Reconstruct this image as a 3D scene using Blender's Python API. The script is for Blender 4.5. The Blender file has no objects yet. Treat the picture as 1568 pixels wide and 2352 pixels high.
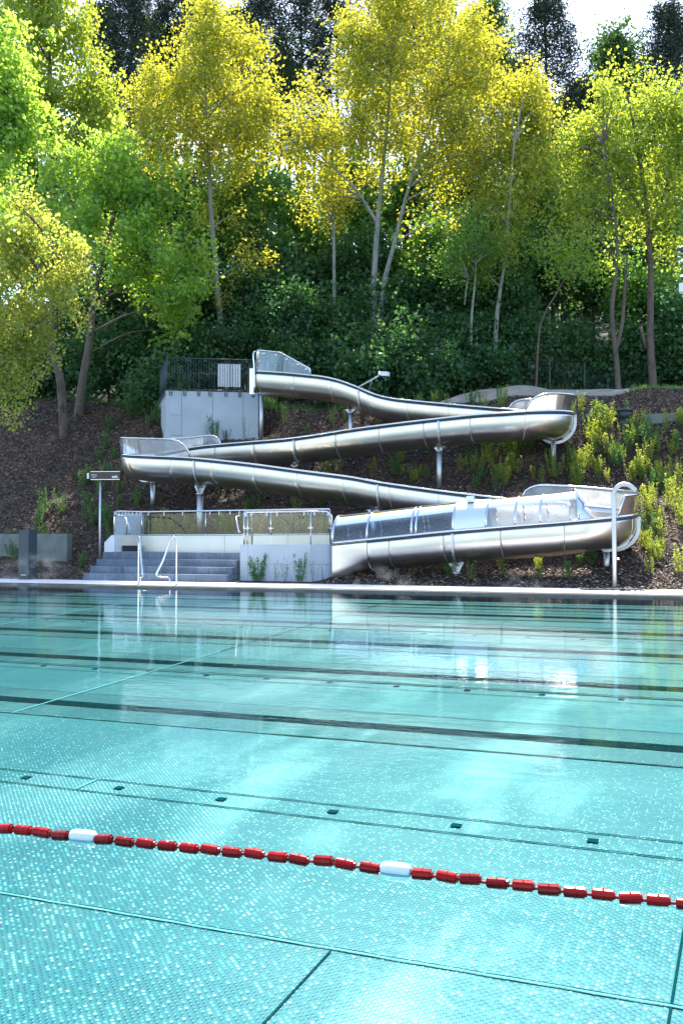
import bpy, bmesh, math, random
import numpy as np
from mathutils import Vector, Matrix

random.seed(7)
rng = np.random.default_rng(7)
S = bpy.context.scene
COL = S.collection

# ------------------------------------------------------------------ camera
EYE = Vector((0.0, 0.0, 1.05))
YAW, PITCH = math.radians(22.56), math.radians(1.853)
cam_d = bpy.data.cameras.new("camera")
cam = bpy.data.objects.new("camera", cam_d)
COL.objects.link(cam)
cam.location = EYE
cam.rotation_euler = (math.pi / 2 + PITCH, 0, YAW)
cam_d.sensor_fit = 'VERTICAL'
cam_d.sensor_height = 36
cam_d.sensor_width = 24
cam_d.lens = 35
cam_d.clip_end = 600
cam_d.clip_start = 0.05
S.camera = cam

# ------------------------------------------------------------------ world and sun
SUN_AZ, SUN_EL = math.radians(7.0), math.radians(54.0)   # azimuth right of the view direction
w = bpy.data.worlds.new("World")
S.world = w
w.use_nodes = True
nt = w.node_tree
nt.nodes.clear()
sky = nt.nodes.new('ShaderNodeTexSky')
sky.sky_type = 'NISHITA'
sky.sun_disc = False
sky.sun_elevation = SUN_EL
sdir_az = YAW - SUN_AZ                      # angle left of +Y
sun_vec = Vector((-math.sin(sdir_az) * math.cos(SUN_EL), math.cos(sdir_az) * math.cos(SUN_EL), math.sin(SUN_EL)))
sky.sun_rotation = -sdir_az                  # measured clockwise from +Y
sky.air_density = 1.0
sky.dust_density = 1.1
sky.ozone_density = 1.2
bgn = nt.nodes.new('ShaderNodeBackground')
bgn.inputs['Strength'].default_value = 0.15
out = nt.nodes.new('ShaderNodeOutputWorld')
nt.links.new(sky.outputs[0], bgn.inputs['Color'])
nt.links.new(bgn.outputs[0], out.inputs['Surface'])

sl = bpy.data.lights.new("sun", 'SUN')
sl.energy = 3.7
sl.angle = math.radians(0.5)
sl.color = (1.0, 0.93, 0.80)
sun = bpy.data.objects.new("sun", sl)
COL.objects.link(sun)
sun.rotation_euler = sun_vec.to_track_quat('Z', 'Y').to_euler()
sun.location = (0, 0, 40)

S.view_settings.view_transform = 'Standard'
S.view_settings.look = 'None'
S.view_settings.exposure = 1.95
S.view_settings.gamma = 1.0
S.view_settings.use_curve_mapping = False
S.render.engine = 'CYCLES'
S.cycles.use_denoising = True
S.cycles.max_bounces = 7
S.cycles.diffuse_bounces = 3
S.cycles.glossy_bounces = 3
S.cycles.transmission_bounces = 4
S.cycles.transparent_max_bounces = 12
S.cycles.volume_bounces = 0
S.cycles.sample_clamp_indirect = 6.0
S.cycles.caustics_reflective = False
S.cycles.caustics_refractive = False

# ------------------------------------------------------------------ projection helpers
F = 2352 * 35 / 36
RM = cam.rotation_euler.to_matrix()
def ray(x, y):
    return (RM @ Vector(((x - 784) / F, -(y - 1176) / F, -1.0)))
def at(x, y, v):
    """point of the vertical plane Y = v seen at photo position (x, y)"""
    d = ray(x, y)
    return EYE + d * (v / d.y)
def on_z(x, y, z):
    d = ray(x, y)
    return EYE + d * ((z - EYE.z) / d.z)
def at_d(x, y, dist):
    """point at camera depth dist"""
    return EYE + ray(x, y) * dist
FWD = RM @ Vector((0, 0, -1))
def to_px(p):
    q = RM.transposed() @ (Vector(p) - EYE)
    return (784 + F * q.x / -q.z, 1176 - F * q.y / -q.z)

# ------------------------------------------------------------------ materials
def newmat(name):
    m = bpy.data.materials.new(name)
    m.use_nodes = True
    return m, m.node_tree, m.node_tree.nodes['Principled BSDF']
def N(t, kind, **kw):
    n = t.nodes.new(kind)
    for k, v in kw.items():
        setattr(n, k, v)
    return n
def L(t, a, b): t.links.new(a, b)
def noise(t, scale, detail=4, rough=.6, coord='Object', vec_scale=None):
    tc = N(t, 'ShaderNodeTexCoord')
    src = tc.outputs[coord]
    if vec_scale:
        mp = N(t, 'ShaderNodeMapping')
        mp.inputs['Scale'].default_value = vec_scale
        L(t, src, mp.inputs[0]); src = mp.outputs[0]
    n = N(t, 'ShaderNodeTexNoise')
    n.inputs['Scale'].default_value = scale
    n.inputs['Detail'].default_value = detail
    n.inputs['Roughness'].default_value = rough
    L(t, src, n.inputs['Vector'])
    return n.outputs['Fac']
def ramp(t, fac, stops):
    r = N(t, 'ShaderNodeValToRGB')
    el = r.color_ramp.elements
    while len(el) < len(stops): el.new(.5)
    for e, (p, c) in zip(el, stops):
        e.position = p
        e.color = (*c, 1) if len(c) == 3 else c
    L(t, fac, r.inputs[0])
    return r.outputs[0]
def bump(t, fac, bsdf, strength=.3, dist=.02):
    b = N(t, 'ShaderNodeBump')
    b.inputs['Strength'].default_value = strength
    b.inputs['Distance'].default_value = dist
    L(t, fac, b.inputs['Height'])
    L(t, b.outputs[0], bsdf.inputs['Normal'])
    return b
def simple(name, c1, c2=None, scale=6, rough=.7, metal=0, bmp=.0, bscale=60, vs=None, spec=.5):
    m, t, b = newmat(name)
    c2 = c2 or tuple(x * .8 for x in c1)
    f = noise(t, scale, vec_scale=vs)
    L(t, ramp(t, f, [(.3, c1), (.7, c2)]), b.inputs['Base Color'])
    b.inputs['Roughness'].default_value = rough
    b.inputs['Metallic'].default_value = metal
    b.inputs['Specular IOR Level'].default_value = spec
    if bmp:
        bump(t, noise(t, bscale, 5), b, bmp, .02)
    return m

def steel(name, col=(.66, .62, .57), r1=.24, r2=.38, bands=True):
    m, t, b = newmat(name)
    f = noise(t, 1.2, 3)
    f2 = noise(t, 2.5, 2)
    L(t, ramp(t, f, [(.3, col), (.7, tuple(c * .9 for c in col))]), b.inputs['Base Color'])
    mr = N(t, 'ShaderNodeMapRange')
    mr.inputs['To Min'].default_value = r1
    mr.inputs['To Max'].default_value = r2
    L(t, f2, mr.inputs[0])
    L(t, mr.outputs[0], b.inputs['Roughness'])
    b.inputs['Metallic'].default_value = 1
    return m

M = {}
M['steel'] = steel('brushed_steel')
M['rail'] = steel('polished_rail', (.68, .68, .68), .14, .24)
M['galv'] = steel('galvanised_steel', (.55, .57, .58), .42, .55)
M['steel_dull'] = steel('basin_steel', (.66, .64, .60), .38, .5)
M['concrete'] = simple('concrete', (.44, .48, .53), (.37, .41, .45), 1.6, .85, bmp=.15, bscale=40)
M['concrete_old'] = simple('old_concrete', (.20, .21, .19), (.12, .13, .12), 2.5, .9, bmp=.3, bscale=30)
M['anthracite'] = simple('anthracite_paint', (.030, .044, .055), (.036, .050, .062), 5, .45)
M['black'] = simple('black_plastic', (.012, .012, .014), (.016, .015, .017), 5, .4)
M['sign'] = simple('sign_face', (.022, .012, .012), (.028, .015, .014), 20, .35)
M['white'] = simple('white_paint', (.78, .79, .80), (.72, .73, .74), 5, .45)
M['letter'] = simple('letter_white', (.8, .8, .8), (.78, .78, .78), 5, .6)
M['red'] = simple('red_plastic', (.40, .006, .010), (.28, .004, .008), 14, .25, spec=.22)
t = M['red'].node_tree; bn_ = t.nodes['Principled BSDF']
oi_ = N(t, 'ShaderNodeObjectInfo'); L(t, ramp(t, oi_.outputs['Random'], [(0, (.15, .0006, .001)), (.5, (.24, .0008, .0015)), (1, (.32, .001, .002))]), bn_.inputs['Base Color'])
M['floatwhite'] = simple('white_plastic', (.72, .76, .82), (.65, .69, .76), 10, .35)
M['rope'] = simple('rope_red', (.35, .02, .02), (.25, .015, .015), 40, .6)
M['post_green'] = simple('fence_green', (.05, .09, .08), (.07, .11, .10), 8, .6)
M['hose'] = simple('yellow_green_hose', (.35, .36, .05), (.28, .30, .05), 10, .5)
M['coil'] = simple('grey_mat', (.10, .11, .12), (.06, .07, .08), 30, .8)
M['canopy_dark'] = simple('lamp_dark', (.03, .035, .045), None, 5, .4)

# granite step: dark bluish, vertical drip streaks
m, t, b = newmat('step_stone')
f = noise(t, 3.0, 6, .7, vec_scale=(14, 14, .7))
f2 = noise(t, 2.0, 4)
mx = N(t, 'ShaderNodeMath', operation='MULTIPLY'); L(t, f, mx.inputs[0]); L(t, f2, mx.inputs[1])
L(t, ramp(t, mx.outputs[0], [(.12, (.060, .085, .125)), (.25, (.105, .135, .18)), (.42, (.20, .24, .30))]), b.inputs['Base Color'])
b.inputs['Roughness'].default_value = .62
bump(t, noise(t, 60, 5), b, .15, .01)
M['step'] = m

# deck: pale slabs, and the wet dark rim
M['deck'] = simple('pale_deck_slab', (.72, .69, .67), (.62, .59, .58), 1.3, .6, bmp=.08, bscale=70)
m, t, b = newmat('wet_rim_stone')
f = noise(t, 2.2, 6, .7)
L(t, ramp(t, f, [(.35, (.05, .05, .052)), (.6, (.10, .10, .10)), (.75, (.15, .15, .15))]), b.inputs['Base Color'])
b.inputs['Roughness'].default_value = .25
M['rim'] = m

# glass kinds -----------------------------------------------------------
def glassy(name, tint, refl_rough=.02, frost=0.0, frost_col=(.7, .74, .78), ior=1.5, reflw=1.0):
    m, t, b = newmat(name)
    t.nodes.remove(b)
    o = t.nodes['Material Output']
    tr = N(t, 'ShaderNodeBsdfTransparent'); tr.inputs[0].default_value = (*tint, 1)
    gl = N(t, 'ShaderNodeBsdfGlossy'); gl.inputs['Roughness'].default_value = refl_rough
    gl.inputs[0].default_value = (reflw, reflw, reflw, 1)
    fr = N(t, 'ShaderNodeFresnel'); fr.inputs[0].default_value = ior
    mix = N(t, 'ShaderNodeMixShader')
    L(t, fr.outputs[0], mix.inputs[0])
    base = tr.outputs[0]
    if frost:
        tl = N(t, 'ShaderNodeBsdfTranslucent'); tl.inputs[0].default_value = (*frost_col, 1)
        df = N(t, 'ShaderNodeBsdfDiffuse'); df.inputs[0].default_value = (*frost_col, 1)
        a = N(t, 'ShaderNodeMixShader'); a.inputs[0].default_value = .35
        L(t, tl.outputs[0], a.inputs[1]); L(t, df.outputs[0], a.inputs[2])
        c = N(t, 'ShaderNodeMixShader')
        f = noise(t, 2.0, 5, .65)
        mr = N(t, 'ShaderNodeMapRange')
        mr.inputs['From Min'].default_value = .3; mr.inputs['From Max'].default_value = .7
        mr.inputs['To Min'].default_value = frost * .6; mr.inputs['To Max'].default_value = min(1, frost * 1.4)
        L(t, f, mr.inputs[0]); L(t, mr.outputs[0], c.inputs[0])
        L(t, base, c.inputs[1]); L(t, a.outputs[0], c.inputs[2])
        base = c.outputs[0]
    L(t, base, mix.inputs[1]); L(t, gl.outputs[0], mix.inputs[2])
    L(t, mix.outputs[0], o.inputs[0])
    return m
M['glass'] = glassy('railing_glass', (.90, .93, .91), .02, .035, (.6, .62, .6))
M['glass_top'] = glassy('start_guard_glass', (.70, .82, .86), .03, .35, (.50, .62, .70))
M['guard'] = glassy('guard_polycarbonate', (.88, .88, .86), .12, .62, (.82, .82, .80))
M['guard_grey'] = glassy('guard_polycarbonate_grey', (.80, .82, .84), .10, .45, (.60, .62, .64))  # same guard for the left bend, its shade put into a greyer tint
M['cover'] = glassy('cover_clear', (.78, .86, .95), .06, .07, (.55, .66, .80), 1.55)
M['cover_white'] = glassy('cover_hazy', (.84, .87, .90), .12, .30, (.72, .76, .82), 1.55)
m, t, b = newmat('cover_sheet_steel')
b.inputs['Base Color'].default_value = (.62, .66, .72, 1); b.inputs['Metallic'].default_value = .85
mr = N(t, 'ShaderNodeMapRange'); mr.inputs['To Min'].default_value = .42; mr.inputs['To Max'].default_value = .55
L(t, noise(t, 4, 4), mr.inputs[0]); L(t, mr.outputs[0], b.inputs['Roughness'])
M['cover_steel'] = m

# water surface ---------------------------------------------------------
m, t, b = newmat('pool_water_surface')
t.nodes.remove(b)
o = t.nodes['Material Output']
tr = N(t, 'ShaderNodeBsdfTransparent'); tr.inputs[0].default_value = (.68, .965, .985, 1)
gl = N(t, 'ShaderNodeBsdfGlossy'); gl.inputs['Roughness'].default_value = .035
gl.inputs[0].default_value = (1, 1, 1, 1)
fr = N(t, 'ShaderNodeFresnel'); fr.inputs[0].default_value = 1.14
n1 = noise(t, 3.2, 3, .5, vec_scale=(1, 1.8, 1))
n2 = noise(t, 18, 2, .5, vec_scale=(1, 1.6, 1))
ad = N(t, 'ShaderNodeMath', operation='MULTIPLY_ADD'); ad.inputs[1].default_value = .12
L(t, n2, ad.inputs[0]); L(t, n1, ad.inputs[2])
bp = N(t, 'ShaderNodeBump'); bp.inputs['Strength'].default_value = .075; bp.inputs['Distance'].default_value = .03
L(t, ad.outputs[0], bp.inputs['Height'])
L(t, bp.outputs[0], gl.inputs['Normal']); L(t, bp.outputs[0], fr.inputs['Normal'])
mix = N(t, 'ShaderNodeMixShader')
L(t, fr.outputs[0], mix.inputs[0]); L(t, tr.outputs[0], mix.inputs[1]); L(t, gl.outputs[0], mix.inputs[2])
L(t, mix.outputs[0], o.inputs[0])
M['water'] = m

# pool floor: turquoise steel sheet with a grid of raised nubs ----------
GLARE_X, GLARE_Y = 6.05, 15.3  # shift of the glossy floor patches, set where sun glare should show
def floor_mat(name, c_lo, c_hi, gloss=.06, nub=1.0):
    m, t, b = newmat(name)
    tc = N(t, 'ShaderNodeTexCoord')
    mp = N(t, 'ShaderNodeMapping'); mp.inputs['Scale'].default_value = (36, 36, 1)
    mp.inputs['Rotation'].default_value = (0, 0, math.radians(45))
    L(t, tc.outputs['Object'], mp.inputs[0])
    vo = N(t, 'ShaderNodeTexVoronoi'); vo.inputs['Scale'].default_value = 1; vo.inputs['Randomness'].default_value = .12
    L(t, mp.outputs[0], vo.inputs['Vector'])
    dot = N(t, 'ShaderNodeMapRange'); dot.inputs['From Min'].default_value = .22; dot.inputs['From Max'].default_value = .34
    dot.inputs['To Min'].default_value = 1; dot.inputs['To Max'].default_value = 0
    L(t, vo.outputs['Distance'], dot.inputs[0])
    # nub tones varied one by one, iridescent sparkle painted into the colour
    hs = N(t, 'ShaderNodeSeparateColor'); L(t, vo.outputs['Color'], hs.inputs[0])
    nubcol = ramp(t, hs.outputs[0], [(.0, (.001, .012, .07)), (.45, (.003, .04, .10)), (.60, (.03, .11, .15)), (.82, (.18, .42, .40)), (.93, (.50, .66, .62)), (1, (.75, .72, .45))])
    big = noise(t, .7, 3)
    base = ramp(t, big, [(.3, c_lo), (.7, c_hi)])
    mixc = N(t, 'ShaderNodeMix', data_type='RGBA')
    mul = N(t, 'ShaderNodeMath', operation='MULTIPLY'); mul.inputs[1].default_value = .88 * nub
    L(t, dot.outputs[0], mul.inputs[0])
    L(t, mul.outputs[0], mixc.inputs['Factor'])
    L(t, base, mixc.inputs['A']); L(t, nubcol, mixc.inputs['B'])
    L(t, mixc.outputs['Result'], b.inputs['Base Color'])
    b.inputs['Roughness'].default_value = .40 if gloss > .05 else .9
    if gloss > .05:
        cw = N(t, 'ShaderNodeMapRange'); cw.inputs['From Min'].default_value = .42; cw.inputs['From Max'].default_value = .66
        cw.inputs['To Min'].default_value = .05; cw.inputs['To Max'].default_value = .3
        L(t, noise(t, .55, 3, .5, vec_scale=(.8, 1.6, 1)), cw.inputs[0]); L(t, cw.outputs[0], b.inputs['Coat Weight'])
    b.inputs['Coat Roughness'].default_value = .33
    b.inputs['Specular IOR Level'].default_value = .25 if gloss > .05 else .0
    bp = N(t, 'ShaderNodeBump'); bp.inputs['Strength'].default_value = .35; bp.inputs['Distance'].default_value = .004
    L(t, dot.outputs[0], bp.inputs['Height'])
    wv = noise(t, 1.6, 3, .5, vec_scale=(1, 2.5, 1))
    bp2 = N(t, 'ShaderNodeBump'); bp2.inputs['Strength'].default_value = .16; bp2.inputs['Distance'].default_value = .06
    L(t, wv, bp2.inputs['Height']); L(t, bp.outputs[0], bp2.inputs['Normal'])
    L(t, bp2.outputs[0], b.inputs['Normal'])
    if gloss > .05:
        # brushed steel gloss, masked into patches that stand in for sun glare
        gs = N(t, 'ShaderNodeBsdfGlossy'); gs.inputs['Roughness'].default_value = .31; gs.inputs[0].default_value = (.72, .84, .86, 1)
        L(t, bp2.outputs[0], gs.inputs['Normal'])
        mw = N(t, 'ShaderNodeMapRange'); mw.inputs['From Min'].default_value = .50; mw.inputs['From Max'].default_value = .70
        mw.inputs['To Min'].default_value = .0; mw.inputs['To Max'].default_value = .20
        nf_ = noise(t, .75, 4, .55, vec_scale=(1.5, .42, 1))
        nf_.node.inputs['Vector'].links[0].from_node.inputs['Location'].default_value = (GLARE_X, GLARE_Y, 0)
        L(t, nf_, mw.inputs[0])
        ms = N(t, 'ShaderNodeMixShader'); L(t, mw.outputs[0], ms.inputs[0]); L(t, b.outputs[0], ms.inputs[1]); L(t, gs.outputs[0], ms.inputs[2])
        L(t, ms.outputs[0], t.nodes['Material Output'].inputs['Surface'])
    return m
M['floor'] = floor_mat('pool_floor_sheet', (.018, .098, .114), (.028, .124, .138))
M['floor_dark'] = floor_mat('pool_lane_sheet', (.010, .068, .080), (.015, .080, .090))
M['lane'] = floor_mat('lane_line_black', (.003, .02, .022), (.004, .026, .028), .0, .25)
M['groove'] = simple('groove_dark', (.004, .04, .05), (.006, .05, .06), 3, .9, spec=0)
M['seam_light'] = simple('seam_light', (.20, .42, .42), (.16, .36, .37), 4, .6, spec=.1)
M['pool_wall'] = simple('pool_wall', (.05, .075, .08), (.08, .10, .105), 3, .5)

# ground ----------------------------------------------------------------
m, t, b = newmat('wood_chip_mulch')
tc = N(t, 'ShaderNodeTexCoord')
vo = N(t, 'ShaderNodeTexVoronoi'); vo.inputs['Scale'].default_value = 16
L(t, tc.outputs['Object'], vo.inputs['Vector'])
sc = N(t, 'ShaderNodeSeparateColor'); L(t, vo.outputs['Color'], sc.inputs[0])
c1 = ramp(t, sc.outputs[0], [(0, (.010, .006, .004)), (.5, (.036, .022, .015)), (.85, (.08, .048, .032)), (1, (.17, .12, .08))])
mxx = N(t, 'ShaderNodeMix', data_type='RGBA', blend_type='MULTIPLY'); mxx.inputs['Factor'].default_value = 1
L(t, c1, mxx.inputs['A']); L(t, ramp(t, noise(t, .45, 5, .65), [(.35, (.62, .56, .52)), (.62, (1.4, 1.15, .98))]), mxx.inputs['B'])
L(t, mxx.outputs['Result'], b.inputs['Base Color'])
b.inputs['Roughness'].default_value = .9
bp = bump(t, vo.outputs['Distance'], b, .8, .06)
M['mulch'] = m
m, t, b = newmat('chip_wood')
oi = N(t, 'ShaderNodeNewGeometry')
L(t, ramp(t, oi.outputs['Random Per Island'], [(0, (.022, .014, .011)), (.5, (.06, .038, .028)), (.78, (.14, .095, .07)), (1, (.46, .37, .30))]), b.inputs['Base Color'])
b.inputs['Roughness'].default_value = .75
M['chip'] = m
M['soil'] = simple('forest_soil', (.020, .028, .012), (.04, .045, .02), 1.2, .95, bmp=.5, bscale=12)
M['grass_ground'] = simple('lawn', (.035, .075, .015), (.055, .10, .02), 1.5, .95, bmp=.5, bscale=60)
M['dirt'] = simple('dirt_path', (.20, .17, .135), (.30, .26, .21), 2.2, .95, bmp=.6, bscale=25)
M['paving'] = simple('paving', (.30, .29, .28), None, 2, .8)

# bark and leaves --------------------------------------------------------
def bark(name, a, bcol, dark):
    m, t, b = newmat(name)
    f = noise(t, 5, 6, .75, vec_scale=(1, 1, .45))
    L(t, ramp(t, f, [(.36, dark), (.46, a), (.7, bcol)]), b.inputs['Base Color'])
    b.inputs['Roughness'].default_value = .9
    bump(t, noise(t, 22, 5, vec_scale=(1, 1, .3)), b, .5, .03)
    return m
M['bark_pale'] = bark('bark_pale', (.20, .20, .175), (.30, .295, .26), (.08, .08, .07))
M['bark_brown'] = bark('bark_brown', (.095, .07, .055), (.15, .115, .09), (.035, .028, .022))
M['bark_dark'] = bark('bark_dark', (.05, .042, .036), (.08, .065, .055), (.02, .018, .015))
M['wood_scar'] = simple('wood_scar', (.5, .40, .30), (.38, .30, .22), 4, .8)

def leaf(name, c_a, c_b, t_a, t_b, trans=.5, rough=.5, spec=.3):
    m, t, b = newmat(name)
    t.nodes.remove(b)
    o = t.nodes['Material Output']
    g = N(t, 'ShaderNodeNewGeometry')
    nz = noise(t, .8, 3)
    ad = N(t, 'ShaderNodeMath', operation='MULTIPLY_ADD'); ad.inputs[1].default_value = 1.6; ad.inputs[2].default_value = -.8
    L(t, nz, ad.inputs[0])
    mu = N(t, 'ShaderNodeMath', operation='MULTIPLY_ADD', use_clamp=True); mu.inputs[1].default_value = .8
    L(t, g.outputs['Random Per Island'], mu.inputs[0]); L(t, ad.outputs[0], mu.inputs[2])
    ad2 = N(t, 'ShaderNodeMath', operation='ADD', use_clamp=True); ad2.inputs[1].default_value = .12
    L(t, mu.outputs[0], ad2.inputs[0])
    df = N(t, 'ShaderNodeBsdfDiffuse')
    tl = N(t, 'ShaderNodeBsdfTranslucent')
    gl = N(t, 'ShaderNodeBsdfGlossy'); gl.inputs['Roughness'].default_value = rough
    dk = lambda c, k: tuple(v * k for v in c)
    L(t, ramp(t, ad2.outputs[0], [(0, dk(c_a, .7)), (.5, c_a), (1, dk(c_b, 1.15))]), df.inputs[0])
    L(t, ramp(t, ad2.outputs[0], [(0, dk(t_a, .75)), (.5, t_a), (1, t_b)]), tl.inputs[0])
    gl.inputs[0].default_value = (.8, .8, .8, 1)
    a = N(t, 'ShaderNodeMixShader'); a.inputs[0].default_value = trans
    L(t, df.outputs[0], a.inputs[1]); L(t, tl.outputs[0], a.inputs[2])
    c = N(t, 'ShaderNodeMixShader'); c.inputs[0].default_value = .04
    L(t, a.outputs[0], c.inputs[1]); L(t, gl.outputs[0], c.inputs[2])
    L(t, c.outputs[0], o.inputs[0])
    return m
M['leaf_poplar'] = leaf('leaf_poplar', (.07, .14, .025), (.11, .18, .03), (.70, .69, .05), (.95, .87, .08), .60)
M['leaf_maple'] = leaf('leaf_maple', (.08, .18, .03), (.12, .22, .035), (.52, .80, .08), (.80, .94, .14), .6)
M['leaf_maple_yellow'] = leaf('leaf_maple_yellow', (.08, .14, .02), (.11, .17, .025), (.56, .70, .06), (.80, .86, .10), .58)
M['leaf_cherry'] = leaf('leaf_cherry', (.11, .17, .04), (.15, .17, .05), (.64, .74, .09), (.86, .80, .16), .56)
M['leaf_green'] = leaf('leaf_green', (.055, .14, .03), (.085, .17, .035), (.28, .54, .06), (.42, .64, .08), .52)
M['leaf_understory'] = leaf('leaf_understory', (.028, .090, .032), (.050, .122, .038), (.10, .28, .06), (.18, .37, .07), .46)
M['leaf_conifer'] = leaf('leaf_conifer', (.035, .06, .035), (.055, .085, .05), (.04, .06, .02), (.06, .08, .03), .15)
M['leaf_larch'] = leaf('leaf_larch', (.04, .085, .025), (.06, .11, .03), (.12, .25, .04), (.16, .30, .05), .4)
M['leaf_shrub'] = leaf('leaf_shrub', (.08, .16, .03), (.12, .20, .04), (.60, .72, .06), (.85, .84, .08), .58)
M['leaf_shrub_dark'] = leaf('leaf_shrub_dark', (.045, .13, .035), (.07, .16, .04), (.20, .42, .06), (.30, .52, .08), .48)  # shrub leaf copy with shade put into its green
M['grass'] = leaf('grass_blade', (.05, .10, .02), (.09, .15, .03), (.14, .26, .03), (.22, .36, .05), .4)
M['dry'] = leaf('dry_stalks', (.14, .11, .07), (.10, .09, .05), (.12, .10, .05), (.14, .12, .06), .25)
M['twig'] = simple('twig', (.07, .075, .035), (.10, .07, .05), 8, .85)

# ------------------------------------------------------------------ object helpers
def link(name, me, mat=None, parent=None):
    o = bpy.data.objects.new(name, me)
    COL.objects.link(o)
    if mat is not None and not me.materials:
        me.materials.append(mat)
    if parent is not None:
        o.parent = parent
        o.location = -parent.location if parent.type == 'EMPTY' and parent.parent is None else (0, 0, 0)
    return o
def tag(o, label=None, cat=None, group=None, kind=None):
    if label: o['label'] = label
    if cat: o['category'] = cat
    if group: o['group'] = group
    if kind: o['kind'] = kind
    return o
def thing(name, label, cat, loc=(0, 0, 0), group=None):
    o = bpy.data.objects.new(name, None)
    o.empty_display_size = .2
    COL.objects.link(o)
    o.location = loc
    return tag(o, label, cat, group)
# meshes of parts are modelled in world coordinates; link() shifts them back by the parent's location
def mesh_np(name, verts, faces_flat, n_per):
    me = bpy.data.meshes.new(name)
    nv = len(verts); nf = len(faces_flat) // n_per
    me.vertices.add(nv)
    me.vertices.foreach_set('co', np.asarray(verts, dtype=np.float32).ravel())
    me.loops.add(nf * n_per)
    me.loops.foreach_set('vertex_index', np.asarray(faces_flat, dtype=np.int32))
    me.polygons.add(nf)
    me.polygons.foreach_set('loop_start', np.arange(0, nf * n_per, n_per, dtype=np.int32))
    me.polygons.foreach_set('loop_total', np.full(nf, n_per, dtype=np.int32))
    me.update(calc_edges=True)
    return me
class MB:
    """collects shapes into one mesh"""
    def __init__(s): s.v = []; s.f = []; s.smooth = []
    def add(s, vs, fs, smooth=False):
        b0 = len(s.v)
        s.v += [tuple(v) for v in vs]
        s.f += [tuple(i + b0 for i in f) for f in fs]
        s.smooth += [smooth] * len(fs)
        return s
    def box(s, a, b, ax=None):
        """box between corner a and b; ax optional 3x3 matrix with origin at a"""
        (x0, y0, z0), (x1, y1, z1) = a, b
        vs = [Vector((x, y, z)) for z in (z0, z1) for y in (y0, y1) for x in (x0, x1)]
        if ax is not None: vs = [ax @ v for v in vs]
        return s.add(vs, [(0, 2, 3, 1), (4, 5, 7, 6), (0, 1, 5, 4), (2, 6, 7, 3), (0, 4, 6, 2), (1, 3, 7, 5)])
    def tube(s, pts, r, n=8, caps=True, closed=False):
        pts = [Vector(p) for p in pts]
        rs = r if isinstance(r, (list, tuple)) else [r] * len(pts)
        rings = []
        up = None
        for i, p in enumerate(pts):
            d = (pts[min(i + 1, len(pts) - 1)] - pts[max(i - 1, 0)])
            if d.length < 1e-9: d = Vector((0, 0, 1))
            d.normalize()
            if up is None:
                up = Vector((0, 0, 1)) if abs(d.z) < .9 else Vector((1, 0, 0))
            sx = d.cross(up)
            if sx.length < 1e-6: sx = d.orthogonal()
            sx.normalize(); up = sx.cross(d).normalized()
            rings.append([p + (sx * math.cos(a) + up * math.sin(a)) * rs[i] for a in [2 * math.pi * k / n for k in range(n)]])
        b0 = len(s.v)
        vs = [v for rg in rings for v in rg]
        fs = [(i * n + k, i * n + (k + 1) % n, (i + 1) * n + (k + 1) % n, (i + 1) * n + k) for i in range(len(pts) - 1) for k in range(n)]
        s.add(vs, fs, True)
        if caps:
            s.f.append(tuple(b0 + k for k in reversed(range(n)))); s.smooth.append(False)
            s.f.append(tuple(b0 + (len(pts) - 1) * n + k for k in range(n))); s.smooth.append(False)
        return s
    def build(s, name, mat, parent=None):
        me = bpy.data.meshes.new(name)
        me.from_pydata(s.v, [], s.f)
        me.polygons.foreach_set('use_smooth', s.smooth)
        me.update()
        return link(name, me, mat, parent)
def bez(pts, n=6):
    """catmull-rom through pts"""
    P = [Vector(p) for p in pts]
    P = [P[0] * 2 - P[1]] + P + [P[-1] * 2 - P[-2]]
    o = []
    for i in range(1, len(P) - 2):
        for k in range(n):
            u = k / n
            o.append(.5 * ((2 * P[i]) + (-P[i-1] + P[i+1]) * u + (2*P[i-1] - 5*P[i] + 4*P[i+1] - P[i+2]) * u*u + (-P[i-1] + 3*P[i] - 3*P[i+1] + P[i+2]) * u**3))
    o.append(P[-2])
    return o

# ------------------------------------------------------------------ terrain
KN_V = np.array([23.0, 23.6, 25.4, 26.6, 28.0, 29.2, 30.3, 31.5, 33.6, 36, 39, 44, 60, 130])
KN_Z2 = None
KN_Z = np.array([.03, .10, .55, 1.25, 2.2, 2.75, 3.7, 4.75, 6.0, 6.2, 6.4, 8.9, 14.0, 34.0])
TL = at(381.5, 897, 30.6)                       # top front left corner of the start platform
ztop = TL.z
cf = Vector((RM[0][0], RM[1][0], 0)).normalized()        # camera right, flattened
fw_ = RM @ Vector((0, 0, -1)); fw = Vector((fw_.x, fw_.y, 0)).normalized()
ex = (cf * math.cos(math.radians(9)) + fw * math.sin(math.radians(9)))
ey = (fw * math.cos(math.radians(15.5)) - cf * math.sin(math.radians(15.5)))
O = Vector((TL.x, TL.y, 0))
W_, D_ = 3.32, 3.2
ZB = at(480, 1012, 31.3).z
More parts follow.
